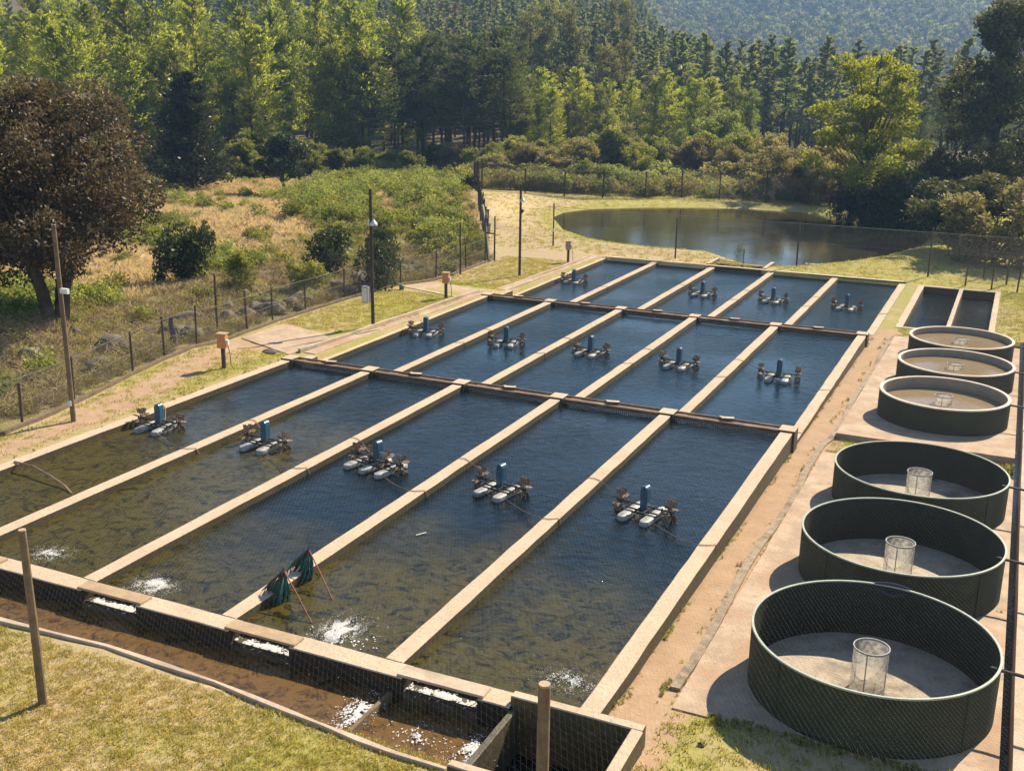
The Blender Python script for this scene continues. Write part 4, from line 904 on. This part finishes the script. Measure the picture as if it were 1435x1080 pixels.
    if kind=='bigdark':
        h=19; B=[]
        for i in range(55):
            z=2+k.random()*16.; a=k.uniform(0,6.28); q=6.3*(1-((z-2)/17)**1.5)*k.random()**.4; B.append((q*math.cos(a),q*math.sin(a),z,k.uniform(1.2,2.2)))
        P,D,T=blob_crown(k,B,36000,.3,.8,.3); V,F=cards(P,D,.34,.5,k); lm=[(b[2]*.7,np.array([b[0],b[1],b[2]*.3]),1.,0) for b in B]
        return trunk_mb(k,18,.5,.01,lm,.2,30).mesh('trunk',MAT['bark'],True),npmesh('crown',V,F,L['rust'],tint=np.repeat(T,4)),h
    if kind=='maroon':
        B=[]
        for i in range(70):
            d=k.normal(size=3); d/=np.linalg.norm(d); q=k.random()**.35
            B.append((d[0]*4.6*q,d[1]*4.6*q,5.6+d[2]*3.6*q,k.uniform(.8,1.35)))
        B=[b for b in B if b[2]>2.4]
        P,D,T=blob_crown(k,B,72000,.2,.8,.45); ok=P[:,2]>1.5+.5*k.random(len(P)); P,D,T=P[ok],D[ok],T[ok]; V,F=cards(P,D,.17,.45,k)
        mb=MB()
        for s,(dx,dy) in enumerate(((-.5,.1),(.45,-.1),(.1,.4),(-.2,-.35))):
            mb.tube([(dx*.5,dy*.5,-.3),(dx*1.1,dy*1.1,1.4),(dx*2.2,dy*2.2,3.0),(dx*3.4,dy*3.6,5.0),(dx*4.6,dy*5,7.4)],.27,9,.06)
        for b in B[::2]: mb.tube([(b[0]*.25,b[1]*.25,2.6),(b[0]*.6,b[1]*.6,b[2]*.75),(b[0]*.95,b[1]*.95,b[2])],.09,5,.02)
        return mb.mesh('trunk',MAT['bark'],True),npmesh('crown',V,F,L['maroon'],tint=np.repeat(T,4)),10
NAME={'bigbush':'bush','feather':'conifer_tree','pine':'pine_tree','plant':'plantation_pine','euc':'eucalyptus_tree','cone':'cypress_tree','round':'bush','bush':'bush','acacia':'acacia_tree','bigdark':'dark_tree','maroon':'maroon_tree'}
def getp(kind,seed,**kw):
    key=(kind,seed,kw.get('m'))
    if key not in PROTO: PROTO[key]=proto(kind,seed,**kw)
    return PROTO[key]
def plantat(kind,seed,x,y,H,label,cat='tree',group=None,wid=1.,rz=None,name=None,**kw):
    tm,cm,h=getp(kind,seed,**kw); s=H/h
    t=empty(name or NAME[kind],(x,y,hz(x,y)-.05),random.uniform(0,6.28) if rz is None else rz,label=label,cat=cat,group=group)
    link('trunk' if cat=='tree' else 'stem',tm,t); link('crown' if cat=='tree' else 'foliage',cm,t); t.scale=(s*wid,s*wid,s); return t
def bydist(u,D,vt=None,H=None):
    """ground point at horizontal range D along the direction of column u; height so the top is on row vt"""
    d=Fv+Rv*(u-717.5)/1522.26-Uv*(103-540)/1522.26; d=d[:2]/np.linalg.norm(d[:2]); x,y=d*D; z=hz(x,y)
    if vt is not None:
        H=1
        for h in np.arange(1,45,.2):
            if proj((x,y,z+h))[1]<vt: break
            H=h
    return x,y,H
# -- named individuals
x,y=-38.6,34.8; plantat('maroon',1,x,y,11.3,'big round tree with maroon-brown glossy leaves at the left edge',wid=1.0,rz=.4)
for u,D,vt,l,kd,sd,w_,mm in [(258,118,98,'dark cone-shaped cypress standing behind the dry grass field','cone',1,1.,None),(390,112,178,'dark round bush-like tree right of the cone-shaped cypress','round',1,1.1,None),
    (1232,103,58,'bright yellow-green spreading tree with visible branches behind the reservoir','acacia',1,1.,None),(1408,106,3,'tall dark tree with rust-tipped foliage at the top right corner','bigdark',1,1.,None)]:
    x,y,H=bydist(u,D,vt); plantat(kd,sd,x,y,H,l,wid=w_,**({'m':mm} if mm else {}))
x,y,H=bydist(1120,116,190); plantat('bigbush',5,x,y,H,'broad brown-green bush behind the reservoir, left of the bright tree','bush',wid=1.4,m='brush')
x,y,H=bydist(1300,101,215); plantat('bigbush',4,x,y,H,'olive shrub under the right side of the bright spreading tree','bush',wid=1.6,m='rust')
x,y,H=bydist(1370,86,222); plantat('bigbush',2,x,y,H,'olive bush below the tall dark tree','bush',wid=1.3,m='rust')
x,y,H=bydist(1428,82,232); plantat('bigbush',3,x,y,H,'brownish twiggy bush at the right edge of the photo','bush',wid=1.3,m='brush')
for u,D,vt,sd,m_,w_,l in [(450,66,305,11,'darkleaf',.62,'dark green bush on the bank left of the tall lamp pole'),(527,60,312,12,'darkleaf',.66,'dark grey-green bush right behind the tall lamp pole'),(658,104,238,13,'darkleaf',.7,'small dark shrub at the head of the leaning mesh fence'),(420,60,345,14,'bush',.75,'light green bush left of the dark bush on the bank'),
    (240,62,292,15,'darkleaf',.6,'low dark spiky bush at the right foot of the maroon tree'),(320,60,345,16,'bush',.7,'yellow-green bush in the scrub between the maroon tree and the lamp pole')]:
    x,y,H=bydist(u,D,vt); plantat('bush',sd%4+1,x,y,H,l,'bush',wid=w_*1.1,m=m_)
# -- shrubs behind the far fence and along the tree line
k=np.random.default_rng(8)
sh=[(700,128,205,'brush'),(745,130,190,'brush'),(785,126,200,'brush'),(820,128,180,'brush'),(770,120,225,'bush'),(835,118,215,'fresh'),(880,126,160,'euc'),(905,121,190,'bush'),(940,126,195,'brush'),(985,122,180,'brush'),(1010,130,140,'fresh'),(1030,120,190,'brush'),(1060,116,205,'brush'),(1090,122,175,'brush'),(1085,113,228,'bush'),(1150,116,195,'brush'),(1180,112,215,'brush'),(1010,117,215,'brush'),(1135,110,235,'darkleaf'),(1210,102,230,'darkleaf'),(1260,99,235,'darkleaf'),(935,119,225,'fresh'),(860,119,222,'fresh'),(680,132,190,'bush'),(610,140,200,'darkleaf'),(640,136,190,'brush'),(560,138,195,'bush'),(470,136,205,'brush'),(440,140,210,'brush'),(340,128,205,'bush'),(300,132,210,'bush'),(1330,94,225,'darkleaf'),(1350,104,190,'rust'),(1170,120,170,'brush'),(965,114,238,'fresh'),(790,114,232,'fresh'),(745,114,240,'fresh')]
LM=[(0,'left photo edge'),(110,'maroon tree'),(258,'cypress'),(390,'round bush'),(523,'two-lamp pole'),(660,'mesh fence head'),(780,'white-sleeved post'),(905,'left reservoir post'),(1020,'bright leafy bush'),(1232,'bright spreading tree'),(1400,'tall dark tree')]
ORDW=['first','second','third','fourth','fifth','sixth','seventh','eighth','ninth','tenth']+['further']*20
def whereis(key,u,used):
    li=max([i for i,(lu,_) in enumerate(LM) if lu<=u] or [0]); k_=(key,li); used[k_]=used.get(k_,0)+1
    return '%s right of the %s'%(ORDW[used[k_]-1],LM[li][1])
used={}
for j,(u,D,vt,m_) in sorted(enumerate(sh),key=lambda q:q[1][0]):
    if 870<u<1150: D+=9
    x,y,H=bydist(u,D,vt); col={'brush':'brown twiggy','bush':'olive green','fresh':'fresh green leafy','darkleaf':'dark green','euc':'grey-green','rust':'rusty dark'}[m_]
    plantat('bigbush' if H>3.6 else 'bush',j%3+1,x,y,H,'%s thicket bush, %s'%(col,whereis(m_,u,used)),'bush','thicket bushes beyond the far fence',wid=1.5*min(1.4,max(.8,3.2/H*1.2)) if H<5 else .95,m=m_)
# -- tree belt
belt=[]
def add(kd,u0,u1,n,D0,D1,v0,v1,w0=.9,w1=1.15):
    for i in range(n):
        u=u0+(u1-u0)*(i+k.uniform(.1,.9))/n; belt.append((kd,u,k.uniform(D0,D1),k.uniform(v0,v1),k.uniform(w0,w1)))
add('feather',-40,560,9,138,147,20,60); add('feather',-60,580,12,150,165,-15,25); add('feather',-60,540,13,166,180,-40,-10)
add('airy',-30,600,11,137,150,55,120); add('airy',700,1100,7,140,165,100,165); add('airy',0,560,8,152,175,-10,40); add('pine',470,560,3,138,146,60,95); add('pine',570,730,9,138,150,55,95); add('pine',590,700,4,150,160,40,60)
add('feather',720,860,6,150,162,85,125); add('euc',735,800,3,172,190,-10,10); add('euc',840,890,2,165,180,50,75); add('euc',850,880,2,205,225,-25,-5,.8,.9)
add('feather',880,1010,6,145,160,95,130); add('feather',700,790,4,140,148,120,150); add('feather',960,1080,4,160,180,120,150); add('euc',900,1000,3,170,190,95,120); add('euc',790,850,3,150,165,110,140,.7,.8)
add('pine',1240,1435,5,140,165,120,160)
for i,u in enumerate((150,200,310,345,430,465,500,575,720,760,812,860,915,1000,1050)):
    belt.append(('round' if i%2 else 'bigbush',u,k.uniform(129,137),k.uniform(168,205),1.1))
cnt={'feather':'slender yellow-green feathery conifer in the tall belt behind the field','pine':'dark pine with bare lower trunk in the cluster at the centre of the tree belt','euc':'tall loose-crowned eucalyptus rising above the tree belt'}
DESC={'airy':'rounded airy green tree','round':'leafy olive tree','bigbush':'low spreading olive tree','feather':'yellow-green conifer','pine':'dark bare-trunked pine','euc':'tall loose-crowned eucalyptus'}
DB=[(0,148.5,'front row'),(148.5,164,'middle row'),(164,999,'back row')]
belt=[b_ for b_ in belt if -35<b_[1]<1470]; used={}
for kd,u,D,vt,w_ in sorted(belt,key=lambda q:q[1]):
    x,y,H=bydist(u,D,vt)
    if H>30: H=30
    rk=[n_ for a_,c_,n_ in DB if a_<=D<c_][0]
    lab='%s, %s, %s'%(DESC[kd],whereis(kd+rk,u,used),rk) if u>0 else '%s cut by the left photo edge, %s, %s'%(DESC[kd],rk,'slightly left' if used.setdefault('e'+rk,0) else 'slightly right'); used['e'+rk]=used.get('e'+rk,0)+(u<=0)
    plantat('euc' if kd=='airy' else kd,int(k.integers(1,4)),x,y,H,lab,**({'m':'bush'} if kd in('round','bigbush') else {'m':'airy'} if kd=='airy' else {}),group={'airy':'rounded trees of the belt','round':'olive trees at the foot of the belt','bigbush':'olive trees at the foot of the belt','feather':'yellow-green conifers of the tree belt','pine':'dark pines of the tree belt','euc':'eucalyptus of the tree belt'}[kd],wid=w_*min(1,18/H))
# -- scattered masses (uncountable): instanced with geometry nodes
def scatter(name,protos,P,S,label,rz=None,sz=None):
    n=len(P)
    me=bpy.data.meshes.new(name); me.vertices.add(n); me.vertices.foreach_set('co',np.asarray(P,np.float32).ravel())
    for nm,ar in (('scl',S),('rz',rng.uniform(0,6.28,n) if rz is None else rz)):
        a=me.attributes.new(nm,'FLOAT','POINT'); a.data.foreach_set('value',np.asarray(ar,np.float32))
    o=link(name,me,kind='stuff',label=label,cat=name.replace('_',' '))
    c=bpy.data.collections.new(name+'_sources')
    for p in protos: c.objects.link(p)
    g=bpy.data.node_groups.new(name,'GeometryNodeTree'); g.interface.new_socket('Geometry',in_out='INPUT',socket_type='NodeSocketGeometry'); g.interface.new_socket('Geometry',in_out='OUTPUT',socket_type='NodeSocketGeometry')
    N=g.nodes; gi=N.new('NodeGroupInput'); go=N.new('NodeGroupOutput'); ip=N.new('GeometryNodeInstanceOnPoints'); ci=N.new('GeometryNodeCollectionInfo'); ci.inputs[0].default_value=c; ci.inputs[1].default_value=True; ci.inputs[2].default_value=True
    def na(nm): q=N.new('GeometryNodeInputNamedAttribute'); q.data_type='FLOAT'; q.inputs[0].default_value=nm; return q.outputs[0]
    cx=N.new('ShaderNodeCombineXYZ'); lk=g.links.new; lk(na('rz'),cx.inputs[2]); lk(gi.outputs[0],ip.inputs['Points']); lk(ci.outputs[0],ip.inputs['Instance']); ip.inputs['Pick Instance'].default_value=True
    lk(cx.outputs[0],ip.inputs['Rotation']); lk(na('scl'),ip.inputs['Scale']); lk(ip.outputs[0],go.inputs[0])
    md=o.modifiers.new('scatter','NODES'); md.node_group=g; return o
def joined(tm,cm,nm):
    """prototype for scattering: crown and trunk in one mesh"""
    import bmesh
    b=bmesh.new(); b.from_mesh(cm); n1=len(b.faces); b.from_mesh(tm); b.faces.ensure_lookup_table()
    for f in b.faces[n1:]: f.material_index=1
    me=bpy.data.meshes.new(nm); b.to_mesh(me); b.free(); me.materials.append(cm.materials[0]); me.materials.append(MAT['bark']); return bpy.data.objects.new(nm,me)
def srcs(kind,seeds,**kw): return [joined(*getp(kind,s,**kw)[:2],'source_'+kind) for s in seeds]
def field(xr0,xr1,yf0,yf1,sp,cond=None,jit=.45):
    A,B=np.meshgrid(np.arange(xr0,xr1,sp),np.arange(yf0,yf1,sp)); A=A.ravel()+rng.uniform(-jit,jit,A.size)*sp; B=B.ravel()+rng.uniform(-jit,jit,B.size)*sp
    X=.9087*A-.4174*B; Y=.4174*A+.9087*B
    m_=np.abs(A)<B*.5+12
    if cond is not None: m_&=cond(A,B)
    X,Y=X[m_],Y[m_]; return np.stack([X,Y,height(X,Y)],1),A[m_],B[m_]
P,A,B=field(-220,120,178,500,5.2,lambda a,b:(a-.06*b<62)); red=(np.abs(A+.085*B)<.06*B)&(rng.random(len(A))<.16)&(B>215); soil=((A+160)/48)**2+((B-330)/90)**2<1
ok=~soil
scatter('pine_plantation',srcs('plant',(1,2,3)),P[ok&~red],rng.uniform(.85,1.25,(ok&~red).sum()),'dense grey-green pine plantation covering the hillside behind the tree belt')
scatter('dying_pines',srcs('plant',(4,),m='dead'),P[ok&red],rng.uniform(.8,1.1,(ok&red).sum()),'reddish dying pines scattered through the hillside plantation')
P,A,B=field(0,200,205,560,6,lambda a,b:(a-.06*b>=55)); scatter('valley_pines',srcs('plant',(5,6))+srcs('fareuc',(4,)),P,rng.uniform(.65,1.0,len(P)),'band of dark pines on the valley floor below the blue hill')
P,A,B=field(-60,520,565,1150,9.,lambda a,b:a>b*.03-30); n=fnoise(A*1.,B*1.,.02,44)
ok=rng.random(len(P))<.9
scatter('hill_forest',srcs('fareuc',(1,2,3)),P[ok],(rng.uniform(.7,1.45,len(P))*(1+.35*n))[ok],'hazy blue eucalyptus forest covering the distant hill')
# -- low vegetation
def tuft(seed,mat,n,h,spread,wd):
    k=np.random.default_rng(seed); V=[];F=[];T=[]
    for i in range(n):
        a=k.uniform(0,6.28); r=spread*k.random()**.6; x,y=r*math.cos(a),r*math.sin(a); H=h*k.uniform(.5,1.1); l=k.normal(0,.35,2)*H; b=k.uniform(0,6.28); wx,wy=wd*math.cos(b),wd*math.sin(b); q=len(V)
        V+=[(x-wx,y-wy,-.01),(x+wx,y+wy,-.01),(x+l[0]*.5+wx*.7,y+l[1]*.5+wy*.7,H*.6),(x+l[0]*1.15,y+l[1]*1.15,H*(1-.2*abs(l[0])/H))]; F.append((q,q+1,q+2,q+3)); T+=[k.random()]*4
    return bpy.data.objects.new('source_tuft',npmesh('tuft',V,F,L[mat],tint=T))
def shrublet(seed,mat,n,h,r,leaf):
    k=np.random.default_rng(seed); B=make_blobs(k,h,r,h*.45,7,(.35,.6)); P,D,T=blob_crown(k,B,n,.3,.8,.1); P[:,2]=np.maximum(P[:,2],.01); V,F=cards(P,D,leaf,.5,k); return bpy.data.objects.new('source_shrub',npmesh('shrub',V,F,L[mat],tint=np.repeat(T,4)))
def twig(seed):
    k=np.random.default_rng(seed); mb=MB()
    for i in range(22):
        a=k.uniform(0,6.28); l=k.uniform(.4,1.); z=k.uniform(.1,.8); x,y=k.normal(0,.15,2); mb.tube([(x,y,0),(x+l*.5*math.cos(a),y+l*.5*math.sin(a),z*.7),(x+l*math.cos(a+.3),y+l*math.sin(a+.3),z)],.012,3,.004)
    return bpy.data.objects.new('source_twigs',mb.mesh('twigs',MAT['plank']))
def rnd(x0,x1,y0,y1,n,cond):
    X=rng.uniform(x0,x1,n); Y=rng.uniform(y0,y1,n); m_=cond(X,Y); X,Y=X[m_],Y[m_]; return np.stack([X,Y,height(X,Y)],1)
def vis(X,Y,mg=2.5): a,b=cf(X,Y); return np.abs(a)<b*.475+mg
inpond=lambda X,Y:(X>-25.9)&(X<-5.5)&(Y>14.1)&(Y<71)
outside=lambda X,Y:(X<fencex(Y)-.3)&(Y<66)
s1,g1,l1=None,None,None
# front lawn
c=lambda X,Y:(Y<14.08-.0*X)&vis(X,Y)&~((X>-7.4)&(X<-4.6)&(Y>13.4))
P=rnd(-26,4,7,14.1,34000,c); z=base_color(P[:,0],P[:,1])[1]; w_=rng.random(len(P))<z+.1
scatter('lawn_grass',[tuft(i,'lawn',16,.055,.10,.006) for i in (1,2)],P[w_],rng.uniform(.6,1.4,w_.sum()),'short yellowed lawn grass in the front corner')
scatter('lawn_grass',[tuft(i,'ggrass',16,.06,.10,.006) for i in (3,4)],P[~w_],rng.uniform(.6,1.4,(~w_).sum()),'greener patches of lawn grass in the front corner')
# left bank lawn and the grass round the reservoir
c=lambda X,Y:vis(X,Y)&(((X>fencex(Y)+.4)&(X<-26.0)&(Y<67)&(Y>17)&~((Y>35.6)&(Y<40.2))&~((Y>50.8)&(Y<54.8))))
P=rnd(-32,-25.9,17,67,13000,c); z=base_color(P[:,0],P[:,1]); keep=rng.random(len(P))>z[0]*.95
scatter('bank_grass',[tuft(i,'ggrass',14,.07,.13,.008) for i in (5,6)]+[tuft(7,'lawn',14,.07,.13,.008)],P[keep],rng.uniform(.6,1.5,keep.sum()),'mown grass along the left bank path')
def c2(X,Y): return vis(X,Y)&(Y>70.9)&(sdf(X,Y)>.3)&(X>-44)&(X<14)
P=rnd(-44,14,70.9,116,15000,c2); scatter('reservoir_grass',[tuft(i,'ggrass',14,.10,.2,.012) for i in (8,9)]+[tuft(10,'lawn',14,.1,.2,.012)],P,rng.uniform(.6,1.5,len(P)),'grass on the banks around the reservoir')
c=lambda X,Y:vis(X,Y)&(((X>-.2)&(Y>57))|((X>-4.6)&(X<.9)&(Y>34.3)&(Y<36.3))|((X>-4.6)&(X<1)&(Y<17.4)&(Y>12))|((X>-4.6)&(X<.9)&(Y>54.7)&(Y<57.2)))
P=rnd(-4.6,8,12,71,26000,c); scatter('pad_grass',[tuft(i,'ggrass',16,.07,.12,.007) for i in (11,12)],P,rng.uniform(.6,1.4,len(P)),'grass between the tank pads and beside the small ponds')
# weeds growing in the joints and along wall feet
W_=[]
for x0,wd,y0,y1,n_ in ((-5.60,.03,17,34,200),(-5.60,.03,36,55,120),(-4.98,.05,17.5,55,300),(-4.70,.03,17.5,35,120),(-25.75,.06,18,34,300),(-26.45,.08,36,53,260),(.82,.06,17.5,55,260),(-1.4,2.6,17.35,17.6,300),(-1.8,2.4,34.2,34.5,160)):
    X=x0+rng.normal(0,wd,n_) if wd<1 else x0+rng.uniform(-wd,wd,n_); Y=rng.uniform(y0,y1,n_); ok_=fnoise(X*2,Y*2,.6,71)>.05 if wd<1 else np.ones(n_,bool); X,Y=X[ok_],Y[ok_]; W_.append(np.stack([X,Y,height(X,Y)+(.03 if -4.66<x0<.8 or x0==.82 else 0)],1))
W_=np.concatenate(W_); scatter('joint_weeds',[tuft(i,'ggrass',14,.09,.07,.007) for i in (61,62)]+[shrublet(63,'bush',60,.16,.12,.04)],W_,rng.uniform(.3,.9,len(W_)),'small weeds growing along the feet of walls and kerbs')
# wild ground beyond the fence
def c3(X,Y): return vis(X,Y,4)&(((X<fencex(Y)-.4)&(Y<66))|((Y>=66)&(X<-31.5-(Y-64)*.56)&(Y<150)))
P=rnd(-112,-28,22,138,60000,c3); D_=np.hypot(P[:,0],P[:,1]); pat=.28+fnoise(P[:,0],P[:,1],.11,31)+1.05*np.exp(-(((P[:,0]+62)/16)**2+((P[:,1]-80)/16)**2)); gr=sm(pat,.15,.8)
nearf=(fencex(P[:,1])-P[:,0]<9)&(P[:,1]<66)
dry=(rng.random(len(P))<np.maximum(gr*.95,.22)+nearf*.25)
kill=nearf&(rng.random(len(P))<.90); dry0=dry; dry=dry&~kill; gs=(~dry0)&(rng.random(len(P))<.30); 
scatter('dry_grass',[tuft(i,'straw',30,.52,.32,.010) for i in (21,22,23)],P[dry],rng.uniform(.4,1.1,dry.sum())*np.where(nearf[dry],.6,1),'tall dry pinkish grass in the field beyond the left fence')
scatter('weeds',[tuft(i,'ggrass',26,.45,.32,.014) for i in (24,25)],P[(~dry0)&~gs&~kill],rng.uniform(.4,1.1,((~dry0)&~gs&~kill).sum())*.9,'green weeds and grass in the field beyond the left fence')
ms=gs&(~nearf|(rng.random(len(P))<.10)); 
scatter('undergrowth',[shrublet(i,'fresh',420,1.0,.8,.14) for i in (31,32)]+[shrublet(33,'bush',420,1.0,.8,.13)],P[ms],rng.uniform(.5,1.25,ms.sum()),'low leafy undergrowth covering the field and mound beyond the left fence')
P2=rnd(-75,-33,66,122,1250,lambda X,Y:vis(X,Y,3)&(X<-33-(Y-64)*.56)&(X>-33-(Y-64)*.56-17-6*fnoise(X,Y,.15,91)))
scatter('green_scrub',[shrublet(i,'fresh',700,1.6,1.1,.15) for i in (34,35)]+[shrublet(36,'bush',600,1.5,1.1,.14)],P2,rng.uniform(.3,1.25,len(P2)),'tall green scrub on the mound behind the leaning mesh fence')
P=rnd(-60,-28,24,68,16000,lambda X,Y:vis(X,Y,3)&outside(X,Y)&(fencex(Y)-X<13)); scatter('brushwood',[shrublet(i,'brush',190,.6,.7,.10) for i in (41,42,43)]+[twig(44),twig(45)],P[:3400],rng.uniform(.3,.9,len(P[:3400])),'dry brown brushwood and litter on the rocky bank below the left fence')
# undergrowth behind the far fence and at the forest edge
def c4(X,Y): a,b=cf(X,Y); return vis(X,Y,4)&(b>112)&(b<150)&((b>128)|(Y>np.interp(X,[p.x for p in FF],[p.y for p in FF])+1.))&~c3(X,Y)
P=rnd(-90,40,80,165,9000,c4); h_=rng.random(len(P))
scatter('forest_edge_undergrowth',[shrublet(i,'brush',380,1.5,1.2,.2) for i in (51,52)]+[shrublet(53,'bush',380,1.5,1.2,.2),shrublet(54,'fresh',380,1.3,1.2,.24)],P,rng.uniform(.6,1.5,len(P)),'tangled undergrowth along the foot of the trees beyond the far fence')
# thin power cables in front of the tree belt
t=empty('power_line',(0,0,0),label='three thin dark cables strung in front of the tree belt on the left',cat='power line')
for j in range(3):
    a=Vector((*bydist(-30,125)[:2],8.2-j*.9)); b=Vector((*bydist(700,128)[:2],6.3-j*.5)); MB().tube([a.lerp(b,q)-Vector((0,0,2.2*4*q*(1-q)*.5)) for q in np.linspace(0,1,24)],.010,4).build('cable',MAT['black'],t)
# ------------------------------------------------------------------ haze
def haze(density):
    mb=MB().box(-1400,1400,-350,1900,-40,185); m,t,out=nodes('haze_air'); q=NT(t); v=q.n('ShaderNodeVolumePrincipled'); v.inputs['Density'].default_value=density; v.inputs['Color'].default_value=(.36,.60,1,1); v.inputs['Anisotropy'].default_value=.3
    q.l(v.outputs[0],out.inputs['Volume']); mb.build('haze',m,kind='stuff',label='faint blue haze in the valley air',cat='haze')
HAZE=.00031
if HAZE: haze(HAZE)
